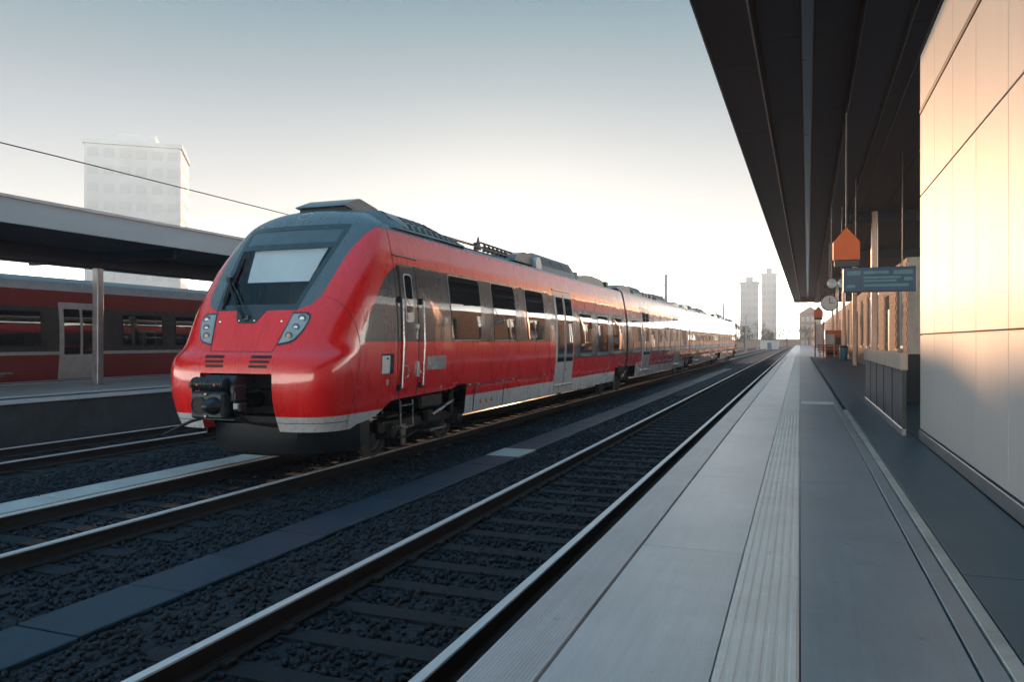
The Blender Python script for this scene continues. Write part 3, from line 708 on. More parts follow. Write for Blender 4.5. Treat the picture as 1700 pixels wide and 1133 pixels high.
MB().prism([(8.28, 1.36), (8.34, 1.45), (8.66, 1.42), (8.7, 1.30), (8.3, 1.24)], 'x', -.18, .33).build('top_cover', 'coupler', cpl)
MB().cbox(-.37, -.30, 8.2, 8.28, 1.28, 1.35, .01).cbox(-.32, -.30, 8.2, 8.26, 1.1, 1.30, .006).build('release_lever', 'coupler', cpl)
MB().cbox(.29, .36, 8.25, 8.5, 1.10, 1.32, .015).cbox(.30, .42, 8.3, 8.45, .96, 1.08, .015).tube([(.33, 8.3, 1.3), (.36, 8.27, 1.2), (.345, 8.28, 1.05)], .014).build('side_box', 'coupler', cpl)
MB().cbox(.33, .40, 8.26, 8.30, 1.0, 1.08, .008).build('side_plate', 'silver', cpl)
MB().tube([(-.12, 8.2, .87), (-.20, 8.08, .84), (-.34, 7.98, .76), (-.50, 7.92, .67), (-.53, 7.91, .655)], .02, 8).build('hose', 'black', cpl)
MB().tube([(.2, 8.4, .95), (.35, 8.6, .78), (.55, 8.85, .72), (.62, 9.2, .8)], .018, 8).build('hose', 'black', cpl)
MB().cbox(-.1, .45, 8.15, 8.4, .855, .885, .01).build('bottom_plate', 'coupler', cpl)
MB().tube([(0, 8.5, 1.07), (0, 9.8, 1.07)], .11, 14).cbox(-.2, .2, 9.2, 9.7, .95, 1.2, .02).build('coupler_shaft', 'under', cpl)
for x in (-.17, .12):
    MB().prism([(x - .016, 1.315), (x + .016, 1.315), (x, 1.35)], 'y', 8.140, 8.152).build('warning_mark', 'orange', cpl)
# snow plough
rows = []
for z, sh_ in ((.72, .0), (.55, .0), (.40, .03), (.29, .06), (.26, .10)):
    rows.append([(x * (1 - sh_ * .4), 8.98 + sh_ + .95 * (abs(x) / 1.26) ** 3.2, z) for x in np.linspace(-1.26, 1.26, 33)])
part(MB().grid(rows).box(-1.2, -1.15, 9.9, 10.3, .3, .7).box(1.15, 1.2, 9.9, 10.3, .3, .7).box(-1.1, 1.1, 9.95, 10.0, .3, 1.0), 'snow_plough', 'plough')
part(MB().box(-1.30, 1.30, 9.9, 27.8, 1.12, 1.16).box(-1.25, 1.25, 13.6, 26.1, .5, .56), 'underframe', 'under')

# ---- side features
def side_patch(sx, y0, y1, z0, z1, r, off, nz=8, thick=.012):
    zz = sorted(set([z0, z1] + [z0 + r * (1 - math.cos(a)) for a in np.linspace(0, math.pi / 2, 5)] + [z1 - r * (1 - math.cos(a)) for a in np.linspace(0, math.pi / 2, 5)] + list(np.linspace(z0, z1, nz))))
    rows = []
    for z in zz:
        d = max(0.0, r - (z - z0), r - (z1 - z)); ins = r - math.sqrt(max(0, r * r - d * d)) if r else 0
        rows.append([(sx * (Wf(z) + off), y0 + ins + (y1 - y0 - 2 * ins) * t, z) for t in (0, .03, .5, .97, 1)])
    mb = MB().grid(rows)
    ring = rows[0] + [q[-1] for q in rows[1:]] + rows[-1][-2::-1] + [q[0] for q in rows[-2:0:-1]]; ring.append(ring[0])
    mb.grid([ring, [(p[0] - sx * thick, p[1], p[2]) for p in ring]]); return mb
def window(sx, y0, y1, z0, z1, r=.10):
    o = part(side_patch(sx, y0, y1, z0, z1, r, .003, thick=.006), 'window', 'silver')
    side_patch(sx, y0 + .013, y1 - .013, z0 + .013, z1 - .013, r - .01, .007, thick=.006).build('gasket', 'black', o)
    side_patch(sx, y0 + .032, y1 - .032, z0 + .032, z1 - .032, r - .025, .010, thick=.006).build('pane', 'glass', o)
    return o
def double_door(sx, y0, y1, z0=.77, z1=3.20):
    o = part(side_patch(sx, y0, y1, z0, z1, .03, .006, 14), 'passenger_door', 'silver')
    ym = (y0 + y1) / 2
    for a, b in ((y0 + .06, ym - .018), (ym + .018, y1 - .06)):
        side_patch(sx, a, b, z0 + .03, z1 - .05, .03, .012, 14).build('door_leaf', 'silver', o)
        side_patch(sx, a + .07, b - .03 if b > ym else b - .07, 1.36, z1 - .12, .03, .018, 10, .008).build('door_pane', 'glass', o)
    side_patch(sx, ym - .018, ym + .018, z0 + .03, z1 - .04, .0, .016, 14).build('rubber_seal', 'black', o)
    MB().cbox(*sorted((sx * (Wf(.72) - .02), sx * (Wf(.72) + .05))), y0 + .02, y1 - .02, .70, .75, .01).build('door_step', 'steel', o)
    MB().cbox(*sorted((sx * (Wf(3.27) - .01), sx * (Wf(3.27) + .025))), y0 - .05, y1 + .05, 3.255, 3.285, .006).build('rain_strip', 'copper', o)
    MB().lathe([(.03, 0), (.03, sx * .014), (.02, sx * .02)], (sx * (Wf(1.15) + .005), ym + .12, 1.15), 'x', 12).build('door_button', 'dark_grey', o)
def bogie(yc, wb=2.6, motor=True, near_only=False):
    o = part(MB().cbox(-1.12, -.98, yc - wb/2 - .35, yc + wb/2 + .35, .42, .62, .03).cbox(.98, 1.12, yc - wb/2 - .35, yc + wb/2 + .35, .42, .62, .03).cbox(-1.0, 1.0, yc - .25, yc + .25, .38, .68, .04).cbox(-1.25, 1.25, yc - .45, yc + .45, .72, 1.0, .05).cbox(-.9, .9, yc - wb/2 + .25, yc - wb/2 + .75, .35, .7, .05).cbox(-.9, .9, yc + wb/2 - .75, yc + wb/2 - .25, .35, .7, .05).box(-.9, .9, yc - wb/2 - .6, yc + wb/2 + .6, .98, 1.08), 'bogie', 'bogie')
    for sx in (-1, 1):
        for sy_ in (-1, 1):
            y = yc + sy_ * wb / 2
            MB().lathe([(.05, -.07), (.10, -.065), (.36, -.03), (.385, -.05), (.425, -.07), (.425, .055), (.36, .06), (.33, .02), (.10, .05), (.05, .05)], (sx * .76, y, .425), 'x', 40).build('wheel', 'wheel', o)
            MB().cbox(*sorted((sx * .90, sx * 1.16)), y - .13, y + .13, .30, .56, .03).lathe([(.11, -.02), (.11, .03), (.07, .045), (.02, .047)] if sx > 0 else [(.11, .02), (.11, -.03), (.07, -.045), (.02, -.047)], (sx * 1.17, y, .43), 'x', 16).build('axle_box', 'bogie', o)
            sp = []
            for k_ in range(60): a = k_ * .8; sp.append((sx * 1.05 + .075 * math.cos(a), y + sy_ * .26 + .075 * math.sin(a), .60 + k_ * .0062))
            MB().tube(sp, .014, 5).build('coil_spring', 'bogie', o)
        MB().tube([(sx * 1.20, yc + .05, .58), (sx * 1.20, yc + .42, .66)], .05, 12).tube([(sx * 1.20, yc + .42, .66), (sx * 1.20, yc + .95, .79)], .038, 12).build('yaw_damper', 'steel', o)
        MB().cbox(*sorted((sx * 1.10, sx * 1.22)), yc - .12, yc + .10, .48, .70, .02).build('damper_bracket', 'bogie', o)
        MB().cbox(*sorted((sx * 1.12, sx * 1.2)), yc + .9, yc + 1.02, .55, 1.0, .02).build('damper_bracket', 'bogie', o)
        MB().cbox(*sorted((sx * 1.0, sx * 1.25)), yc - .05, yc + .6, .28, .34, .02).build('track_brake', 'wheel', o)
        MB().tube([(sx * 1.2, yc - 1.2, .32), (sx * 1.2, yc - .9, .30), (sx * 1.18, yc - .4, .36)], .018).build('brake_linkage', 'bogie', o)
        MB().prism([(yc - wb/2 + .28, .18), (yc - wb/2 + .40, .18), (yc - wb/2 + .42, .52), (yc - wb/2 + .22, .52)], 'x', *sorted((sx * 1.17, sx * 1.20))).build('sand_pipe_bracket', 'wheel', o)
    return o
def handrail(sx, y, z0, z1):
    o = part(MB().tube([(sx * (Wf(z1) + .0), y, z1 + .01), (sx * (Wf(z1) + .06), y, z1), (sx * (Wf((z0+z1)/2) + .07), y, (z0 + z1) / 2), (sx * (Wf(z0) + .07), y, z0), (sx * (Wf(z0) + .0), y, z0 - .01)], .016, 10), 'handrail', 'steel')
    for z in (z0, z1): MB().cbox(*sorted((sx * (Wf(z) - .01), sx * (Wf(z) + .04))), y - .045, y + .045, z - .05, z + .05, .01).build('rail_bracket', 'under', o)
for sx in (-1, 1):
    for y0, y1 in ((12.68, 14.13), (14.75, 16.13), (16.85, 18.2)): window(sx, y0, y1, 1.925, 3.14)
    for y0, y1 in ((21.45, 22.81), (23.56, 24.93), (25.62, 27.0)): window(sx, y0, y1, 1.46, 2.73, .07)
    double_door(sx, 19.12, 20.78)
    # cab door
    d = part(side_patch(sx, 10.86, 11.40, 1.17, 3.16, .06, .006, 14), 'cab_door', 'livery_cab')
    side_patch(sx, 10.98, 11.26, 2.22, 3.02, .07, .010, 8).build('window_frame', 'silver', d)
    side_patch(sx, 11.005, 11.235, 2.25, 2.99, .055, .014, 8).build('pane', 'glass', d)
    for y in (10.83, 11.42): MB().tube([(sx * (Wf(z) + .003), y, z) for z in np.linspace(1.02, 3.16, 16)], .007, 6).build('door_gap', 'black', d)
    MB().cbox(*sorted((sx * (Wf(1.45) - .01), sx * (Wf(1.45) + .05))), 11.30, 11.40, 1.32, 1.58, .012).lathe([(.03, 0), (.03, sx * .07), (.02, sx * .08)], (sx * Wf(1.4), 11.38, 1.40), 'x', 10).build('door_handle', 'steel', d)
    MB().cbox(*sorted((sx * (Wf(2.2) - .01), sx * (Wf(2.2) + .045))), 11.28, 11.38, 2.12, 2.2, .01).cbox(*sorted((sx * Wf(2.05), sx * (Wf(2.05) + .03))), 11.32, 11.36, 1.95, 2.2, .008).build('upper_latch', 'steel', d)
    MB().tube([(sx * (Wf(1.35) + .0), 10.96, 1.52), (sx * (Wf(1.35) + .05), 10.98, 1.50), (sx * (Wf(1.35) + .055), 11.02, 1.42), (sx * (Wf(1.35) + .05), 10.98, 1.33), (sx * (Wf(1.35)), 10.96, 1.31)], .012, 8).build('grab_handle', 'steel', d)
    handrail(sx, 10.80, 1.17, 2.58); handrail(sx, 11.52, 1.18, 2.58)
    part(MB().cbox(*sorted((sx * (Wf(3.30) - .01), sx * (Wf(3.30) + .03))), 10.72, 11.55, 3.285, 3.31, .008), 'rain_strip', 'copper')
    part(side_patch(sx, 11.74, 12.48, 1.42, 1.655, .004, .004, 6), 'data_plate', 'plate')
    kb_ = part(side_patch(sx, 10.22, 10.60, 1.40, 1.72, .02, .002, 6), 'equipment_recess', 'frit')
    side_patch(sx, 10.23, 10.47, 1.41, 1.69, .02, .008, 6).build('recess_flap', 'white', kb_)
    side_patch(sx, 10.36, 10.42, 1.63, 1.655, .004, .012, 4).build('lock', 'frit', kb_)
    part(side_patch(sx, 10.40, 10.46, 1.235, 1.32, .004, .004, 4), 'small_tag', 'silver')
    # skirt hatch lines
    hatch = part(side_patch(sx, 13.9, 15.5, .54, 1.02, .01, .004, 6), 'access_hatch', 'livery_cab')
    for y in (13.9, 15.5): MB().tube([(sx * (Wf(z) + .006), y, z) for z in (.54, .7, .86, 1.02)], .010, 6).build('hatch_gap', 'black', hatch)
    MB().tube([(sx * (Wf(1.1) + .006), y, 1.06) for y in (13.55, 16, 18.6)], .010, 6).build('hinge_line', 'black', hatch)
    for y in (13.62, 14.05, 15.4, 16.0, 18.3): MB().cbox(*sorted((sx * (Wf(1.06) - .01), sx * (Wf(1.06) + .025))), y - .04, y + .04, 1.04, 1.085, .006).build('hinge', 'steel', hatch)
    for y, mt in ((14.25, 'orange'), (14.55, 'orange'), (14.85, 'red')):
        a = (sx * (Wf(.7) + .007)); MB().prism([(y - .06, .66), (y + .06, .66), (y, .78)], 'x', *sorted((a, a + sx * .003))).build('warning_mark', mt, hatch)
    # step frame below the cab door
    P = lambda y, z: (sx * 1.36, y, z)
    part(MB().tube([P(10.93, .98), P(10.98, .92), P(11.0, .50), P(11.42, .50), P(11.40, .92), P(11.36, .98)], .016, 8).tube([P(10.99, .86), P(11.41, .86)], .012, 8).box(*sorted((sx * 1.15, sx * 1.36)), 11.0, 11.4, .495, .51), 'cab_step', 'steel')
    for y in (12.84, 12.98): part(MB().tube([(sx * (Wf(1.12)), y, 1.10), (sx * (Wf(1.12) + .04), y, 1.13)], .02, 8), 'jacking_eye', 'orange')
    part(side_patch(sx, 12.35, 12.40, 1.06, 1.13, 0, .004, 4), 'small_tag', 'silver')
bogie(12.35, 2.6)

# ---- roof of the leading car
part(MB().prism([(10.70, 4.135), (10.72, 4.155), (11.12, 4.31), (11.2, 4.32), (11.75, 4.24), (11.8, 4.02), (10.95, 4.02), (10.95, 4.11)], 'x', -.475, .475), 'roof_hood', 'mask')
part(MB().box(-.45, .45, 10.80, 11.0, 4.08, 4.13), 'roof_hood_shadow_gap', 'black')
for s in (-1, 1):
    # curved side fairing with louvre slots and air scoop
    def fair(t, y):
        k_ = min(max((y - 12.5) / 1.3, 0), 1)
        return (s * (1.250 - .32 * t ** 1.7), y, 3.765 + (.31 - .16 * k_) * t)
    fr_ = [[(s * (1.19 - .40 * t), 10.74 + .1 * t, 3.74 + .20 * t) for t in np.linspace(0, 1, 9)] + [(s * .6, 10.9, 3.92)]]
    lf = part(MB().grid(fr_ + [[fair(t, y) for t in np.linspace(0, 1, 9)] + [(s * .6, y, fair(1, y)[2] + .015)] for y in (11.0, 11.3, 11.8, 12.3, 12.8, 13.3, 13.8)] + [[(s * (1.2 - .3 * t), 13.85, 3.75) for t in np.linspace(0, 1, 9)] + [(s * .6, 13.85, 3.78)]]), 'louvred_fairing', 'mask')
    for y in np.arange(11.52, 13.5, .235):
        for t0, t1 in ((.14, .46), (.58, .90)):
            q = [fair(t0, y), fair(t0, y + .13), fair(t1, y + .16), fair(t1, y + .03)]
            up = [(p[0] + s * .006, p[1], p[2] + .006) for p in q]; dn = [(p[0] - s * .012, p[1], p[2] - .012) for p in q]
            MB().add(up + dn, [(0, 1, 2, 3), (0, 1, 5, 4), (1, 2, 6, 5), (2, 3, 7, 6), (3, 0, 4, 7)]).build('louvre_slot', 'black', lf, smooth=0)
    q = [fair(.10, 11.40), fair(.95, 11.12), fair(.95, 11.02), fair(.55, 10.99)]
    up = [(p[0] + s * .010, p[1], p[2] + .008) for p in q]; dn = [(p[0] - s * .02, p[1], p[2] - .02) for p in q]
    MB().add(up + dn, [(0, 1, 2, 3), (0, 1, 5, 4), (1, 2, 6, 5), (2, 3, 7, 6), (3, 0, 4, 7)]).build('air_scoop', 'black', lf, smooth=0)
    for dx, dz in ((1.05, 3.90), (.98, 3.94), (.9, 3.98)):
        part(MB().tube([(s * dx, 13.5, dz), (s * dx, 17.0, dz)], .014, 6), 'roof_cable', 'copper')
    ins = part(MB().cbox(s * .98 - .06, s * .98 + .06, 14.95, 15.05, 3.85, 4.02, .01).prism([(14.85, 3.86), (15.15, 3.86), (15.0, 4.14)], 'x', *sorted((s * 1.0, s * 1.03))), 'roof_bracket', 'dark_grey')
    for y in (15.5, 15.75, 16.0, 16.25, 16.5, 16.75):
        part(MB().lathe([(.03, 0), (.07, .02), (.035, .04), (.07, .06), (.035, .08), (.07, .10), (.03, .13), (.03, .16)], (s * .95, y, 3.87), 'z', 12), 'insulator', 'copper')
    part(MB().tube([(s * .95, 15.3, 4.05), (s * .95, 17.2, 4.03)], .025, 8), 'roof_busbar', 'dark_grey')
    part(MB().prism([(17.2, 3.86), (17.35, 4.02), (17.9, 4.13), (18.3, 4.10), (18.9, 3.92), (19.0, 3.86)], 'x', *sorted((s * .55, s * 1.02))), 'ventilation_hood', 'roofgrey')
    part(MB().lathe([(.02, -.01), (.20, -.01), (.22, .03), (.22, .10)], (s * 1.03, 18.7, 3.86), 'x', 18), 'fan_guard', 'silver')
def ac_unit(y0, y1, h=.42, mat='roofgrey'):
    a = part(MB().prism([(-1.0, 3.82), (1.0, 3.82), (.96, 3.98), (.78, 3.84 + h), (-.78, 3.84 + h), (-.96, 3.98)], 'y', y0, y1), 'air_conditioning_unit', mat)
    for s in (-1, 1):
        for j in range(3):
            y = y0 + .25 + j * (y1 - y0 - .5) / 3
            MB().prism([(s * .972, 3.96), (s * .90, 3.89 + h * .55), (s * .80, 3.83 + h * .93), (s * .78, 3.81 + h * .93), (s * .95, 3.94)], 'y', y, y + (y1 - y0 - .5) / 3 - .12).build('grille', 'dark_grey', a)
    return a
def hump(y0, y1, h=.30):
    part(MB().prism([(y0, 3.83), (y0 + (y1 - y0) * .25, 3.83 + h * .8), (y0 + (y1 - y0) * .5, 3.83 + h), (y1 - .35, 3.83 + h * .85), (y1, 3.83)], 'x', -.92, .92), 'roof_fairing', 'roofgrey')
ac_unit(19.2, 22.6); hump(23.0, 26.6, .26)
for y in (22.75, 26.8): part(MB().cbox(.5, .95, y, y + .3, 3.84, 4.05, .02).cbox(-.95, -.5, y, y + .3, 3.84, 4.05, .02), 'roof_box', 'dark_grey')
part(MB().tube([(.35, 13.0, 4.02), (.35, 18.8, 4.02)], .02, 6).tube([(-.35, 13.0, 4.02), (-.35, 18.8, 4.02)], .02, 6), 'roof_conduit', 'dark_grey')

# ---- last car: the leading car turned round
CONST = 27.95 + 62.15
for o in list(CAB):
    c = o.copy(); COL.objects.link(c); c.parent = train; c.location = (0, CONST - TY, 0); c.rotation_euler = (0, 0, math.pi)
    if o.name.startswith('car_body'): c['label'] = 'last cab car body at the far end of the train'
    for g in kids(o):
        d = g.copy(); COL.objects.link(d); d.parent = c

# ---- middle cars
MIDP = []; rec_list = MIDP
B0, B1 = 28.08, 44.92
ZM = [.52, .6, .7, .865, .95, 1.1, 1.3, 1.5, 1.7, 1.9, 2.1, 2.3, 2.5, 2.7, 2.9, 3.1, 3.3, 3.5, 3.65, 3.74, 3.80, 3.84, 3.87, 3.885]
ZW = dict(zip(ZM[-4:], (1.19, 1.06, .75, .02)))
colsM = [B0, 29, 29.7, 29.702, 31, 33, 35, 36.5, 38, 40, 42, 43.298, 43.3, 44, B1]
rows = []
for z in ZM:
    r = []
    for sx in (-1, 1):
        seq = []
        for y in colsM:
            zb = 1.0 if (y <= 29.7 or y >= 43.3) else .52
            z2 = z if z >= 1.1 else zb + (z - .52) * (1.1 - zb) / (.58)
            seq.append((sx * (ZW.get(z) or Wf(z2)), y, z2))
        r.append(seq)
    rows.append(r)
mb = MB(); mb.grid([r[0] for r in rows]); mb.grid([r[1] for r in rows]); mb.grid([rows[-1][0], rows[-1][1]])
part(mb, 'car_body', 'livery_mid', smooth=50, label='middle car body, red with dark window band')
part(MB().box(-1.25, 1.25, 28.1, 44.9, 1.12, 1.16).box(-1.2, 1.2, 29.8, 43.2, .5, .56), 'underframe', 'under')
for sx in (-1, 1):
    for y in (31.7, 40.3): double_door(sx, y - .82, y + .82)
    for a, b in ((28.95, 30.55), (33.0, 34.4), (34.65, 36.05), (36.3, 37.7), (37.95, 39.1), (41.5, 42.9), (43.15, 44.5)): window(sx, a, b, 1.46, 2.73, .07)
hump(28.3, 31.2, .30); ac_unit(31.4, 33.4, .36); hump(40.5, 44.6, .26); ac_unit(36.8, 39.8, .36)
for y in (33.7, 34.4, 35.4): part(MB().cbox(-.95, .95, y, y + .5, 3.84, 4.08, .03), 'roof_box', 'dark_grey')
for y in (35.2, 36.2, 40.1):
    for sx in (-.9, .9): part(MB().lathe([(.03, 0), (.07, .02), (.035, .05), (.07, .08), (.035, .11), (.03, .2)], (sx, y, 3.87), 'z', 10), 'insulator', 'copper')
for o in list(MIDP):
    c = o.copy(); COL.objects.link(c); c.parent = train; c.location = (0, 17.1 - TY, 0)
    for g in kids(o):
        d = g.copy(); COL.objects.link(d); d.parent = c
# gangways and shared bogies
GW = []; rec_list = GW
gz = [z for z in ZM]
mb = MB(); mb.grid([[(sx * ((ZW.get(z) or Wf(max(z, .9))) - .03), 27.80, max(z, .9)) for sx in (-1,) for z in gz], [(-((ZW.get(z) or Wf(max(z, .9))) - .03), 28.1, max(z, .9)) for z in gz]])
mb.grid([[((ZW.get(z) or Wf(max(z, .9))) - .03, 27.80, max(z, .9)) for z in gz], [((ZW.get(z) or Wf(max(z, .9))) - .03, 28.1, max(z, .9)) for z in gz]])
part(mb.box(-1.1, 1.1, 27.8, 28.1, 3.84, 3.87), 'gangway_bellows', 'black')
bogie(27.95, 2.7)
for dy in (17.1, 34.2):
    for o in list(GW):
        c = o.copy(); COL.objects.link(c); c.parent = train; c.location = (0, dy - TY, 0)
        for g in kids(o):
            d = g.copy(); COL.objects.link(d); d.parent = c
#@@TRAIN_END

# ================================================================== THINGS ON THE PLATFORM
def stair_wall():
    x, y0, y1 = 1.20, 10.75, 16.6
    t = empty('stair_parapet', (x, y0, PZ), label='dark glazed parapet with pale handrail beam round the stairs beyond the white wall', cat='parapet')
    MB().cbox(.0, .05, 0, y1 - y0, .0, .10, .01).build('base_rail', 'alu', t)
    n = 5; w_ = (y1 - y0) / n
    for i in range(n):
        MB().cbox(.012, .036, i * w_ + .02, (i + 1) * w_ - .02, .11, .82, .004).build('glass_panel', 'smoked', t)
        MB().cbox(.004, .05, i * w_ - .02, i * w_ + .018, .10, .83, .006).build('upright', 'dark_grey', t)
    MB().cbox(-.01, .07, -.02, y1 - y0 + .02, .83, 1.05, .015).build('top_beam', 'wallcream', t)
    MB().cbox(.07, 1.9, y1 - y0 - .06, y1 - y0, .0, .95, .01).build('end_panel', 'smoked', t)
stair_wall()

def hanging_rods(t, xs, z0, z1): 
    for x in xs: MB().tube([(x, 0, z0), (x, 0, z1)], .012, 6).build('hanging_rod', 'dark_grey', t)

# blue departure display
t = empty('departure_display', (1.75, 20.0, 3.08), label='blue hanging departure display board under the canopy', cat='display board')
MB().cbox(-.78, .78, -.12, .12, 0, .58, .015).build('housing', 'blue_sign', t)
scr = MB().box(-.74, .74, -.126, -.121, .03, .55).build('screen', 'blue_sign', t)
for (a, b, z0, z1) in ((-.70, -.40, .40, .50), (-.34, .20, .42, .49), (.30, .70, .40, .50), (-.34, .45, .31, .36), (-.34, .36, .23, .28), (-.70, -.52, .10, .17), (-.34, .62, .12, .18), (.52, .70, .25, .33)):
    MB().box(a, b, -.130, -.127, z0, z1).build('text_bar', 'blue_text', t)
hanging_rods(t, (-.5, .5), .58, cz(5.405) - 3.08)
# orange pointed signs
def arrow_sign(x, y, z, label, s=1.0):
    t = empty('pointed_sign', (x, y, z), label=label, cat='sign', group='orange signs hanging from the canopy beam')
    MB().prism([(-.21 * s, 0), (.21 * s, 0), (.21 * s, .30 * s), (0, .55 * s), (-.21 * s, .30 * s)], 'y', -.04, .04).build('sign_panel', 'orange', t)
    MB().cbox(-.19 * s, .19 * s, -.035, .035, -.12 * s, -.005, .01).build('lower_panel', 'dark_grey', t)
    MB().tube([(0, 0, .54 * s), (0, 0, cz(4.96) - z)], .014, 6).build('hanging_rod', 'dark_grey', t)
arrow_sign(.74, 14.2, 3.30, 'nearest orange pointed sign hanging from the dark canopy beam')
arrow_sign(1.05, 50.0, 3.35, 'far small orange pointed sign hanging near the end of the canopy', 1.25)
# platform clock
t = empty('platform_clock', (1.10, 33.0, 3.10), label='round pale platform clock hanging below the canopy', cat='clock')
MB().lathe([(.02, -.07), (.31, -.07), (.33, -.05), (.33, .05), (.31, .07), (.02, .07)], (0, 0, .33), 'y', 32).build('clock_case', 'copper', t)
MB().lathe([(.005, -.074), (.29, -.074), (.29, -.071)], (0, 0, .33), 'y', 32).build('clock_face', 'white', t)
MB().box(-.012, .012, -.080, -.076, .33, .55).build('clock_hand', 'black', t); MB().box(0, .15, -.085, -.081, .32, .345).build('clock_hand', 'black', t)
MB().tube([(0, 0, .65), (0, 0, cz(4.96) - 3.10)], .02, 8).build('hanging_rod', 'dark_grey', t)
# loudspeakers
for i, (x, lab) in enumerate(((.86, 'left one of two grey horn loudspeakers under the canopy beam'), (1.14, 'right one of two grey horn loudspeakers under the canopy beam'))):
    t = empty('loudspeaker', (x, 24.0, 3.45), label=lab, cat='loudspeaker', group='loudspeakers under the canopy')
    MB().lathe([(.03, .22), (.06, .16), (.07, 0), (.13, -.2), (.135, -.21), (.02, -.12)], (0, 0, .12), 'y', 18).build('horn', 'silver', t)
    MB().tube([(0, .1, .17), (0, .1, (cz(4.955) if x < 1.05 else cz(5.405)) - 3.45)], .014, 6).build('hanging_rod', 'dark_grey', t)

# bench
t = empty('platform_bench', (1.15, 56.5, PZ), label='wooden slatted bench far along the platform beside the building', cat='bench')
for k_ in range(5): MB().cbox(0, 2.1, .0 + k_ * .11, .09 + k_ * .11, .43, .47, .008).build('seat_slat', 'wood', t)
for k_ in range(4): MB().cbox(0, 2.1, .56, .60, .52 + k_ * .12, .61 + k_ * .12, .008).build('back_slat', 'wood', t)
for x in (.15, 1.05, 1.95): MB().cbox(x - .03, x + .03, .02, .62, .38, .43, .01).cbox(x - .03, x + .03, .05, .11, 0, .39, .01).cbox(x - .03, x + .03, .54, .62, 0, 1.0, .01).build('leg_frame', 'trim', t)
# litter bin
t = empty('litter_bin', (2.55, 52.0, PZ), label='blue-grey litter bin standing in front of the far bench', cat='litter bin')
MB().lathe([(.2, 0), (.23, .02), (.25, .75), (.24, .78)], (0, 0, 0), 'z', 20).build('bin_body', 'blue_text', t); MB().lathe([(.26, .78), (.26, .84), (.2, .92), (.02, .94)], (0, 0, 0), 'z', 20).build('bin_lid', 'dark_grey', t)
# vending machine
t = empty('vending_machine', (1.75, 61.0, PZ), label='orange vending machine with white panel near the end of the canopy', cat='vending machine')
MB().cbox(0, 1.15, 0, .8, 0, 2.0, .03).build('cabinet', 'orange', t); MB().cbox(.08, .62, -.012, .01, .75, 1.7, .01).build('display_window', 'white', t)
MB().cbox(.7, 1.05, -.012, .01, .9, 1.5, .01).build('control_panel', 'dark_grey', t); MB().cbox(.1, .8, -.012, .01, .2, .5, .01).build('dispensing_flap', 'black', t)
# notice frame
t = empty('notice_board', (1.05, 63.5, PZ), label='tall timber framed notice board behind the far bench', cat='notice board')
MB().cbox(0, .1, 0, .1, 0, 2.7, .01).build('post', 'wood', t); MB().cbox(.6, .7, 0, .1, 0, 2.7, .01).build('post', 'wood', t)
MB().cbox(.1, .6, .02, .08, .7, 2.5, .01).build('board', 'white', t)

# brick station building farther along
BX, BY0, BY1 = 3.05, 26.0, 106.0
t = empty('brick_station_building', (BX, BY0, PZ), label='pale brick station building under the canopy beyond the stairs', cat='building')
ops = []                      # window / door openings (y0,y1,z0,z1,kind)
y = 1.2
for i in range(19):
    ops.append((y, y + 1.6, .95, 3.3, 'window') if i not in (1, 5, 10, 14) else (y, y + 1.4, .02, 2.9, 'door')); y += 4.0
H = 3.75; L_ = BY1 - BY0
ys = sorted({0, L_} | {o[0] for o in ops} | {o[1] for o in ops})
core = MB().box(.30, 1.4, 0, L_, 0, H)
core.build('wall_core', 'mortar', t, smooth=0)
wl = MB()
for a, b in zip(ys[:-1], ys[1:]):
    op = [o for o in ops if abs(o[0] - a) < 1e-6]
    if op: wl.box(.02, .3, a, b, op[0][3], H); (wl.box(.02, .3, a, b, 0, op[0][2]) if op[0][2] > .1 else None)
    else: wl.box(.02, .3, a, b, 0, H)
wl.build('wall', 'mortar', t, smooth=0)
bw, bh = .48, .15
bme = MB().box(0, .03, .006, bw - .006, .006, bh - .006).mesh('brick', 'brick_a', 0)
cnt = 0; extra = MB()
for r_ in range(int(H / bh)):
    y = -(r_ % 2) * bw / 2
    while y < L_:
        z = r_ * bh; a, b = max(y, 0), min(y + bw, L_)
        if b - a > bw - 1e-6 and not any(o[0] - .02 < b and o[1] + .02 > a and o[2] - .02 < z + bh and o[3] + .02 > z for o in ops):
            if y < 6.0 and cnt < 290: link('brick', bme, t, (0, y, z)); cnt += 1
            else: extra.box(0, .03, y + .006, y + bw - .006, z + .006, z + bh - .006)
        y += bw
e = extra.build('far_bricks', 'brick_a', t, smooth=0); e['kind'] = 'stuff'
for (a, b, z0, z1, kind) in ops:
    if kind == 'window':
        f_ = MB().cbox(.10, .18, a, a + .1, z0, z1, .01).cbox(.10, .18, b - .1, b, z0, z1, .01).cbox(.10, .18, a, b, z1 - .1, z1, .01).cbox(.10, .18, a, b, z0, z0 + .1, .01).cbox(.11, .17, (a + b) / 2 - .04, (a + b) / 2 + .04, z0, z1, .01).build('window', 'white', t)
        MB().box(.14, .15, a + .09, b - .09, z0 + .09, z1 - .09).build('pane', 'glass', f_)
        MB().cbox(-.06, .2, a - .1, b + .1, z0 - .08, z0, .01).build('sill', 'palecon', f_)
    else:
        d = MB().cbox(.10, .16, a, b, z0, z1 - .5, .01).build('door', 'blue_door', t); MB().box(.12, .14, a, b, z1 - .5, z1).build('fanlight', 'glass', d); MB().cbox(.06, .1, b - .15, b - .11, 1.0, 1.15, .006).build('handle', 'steel', d)

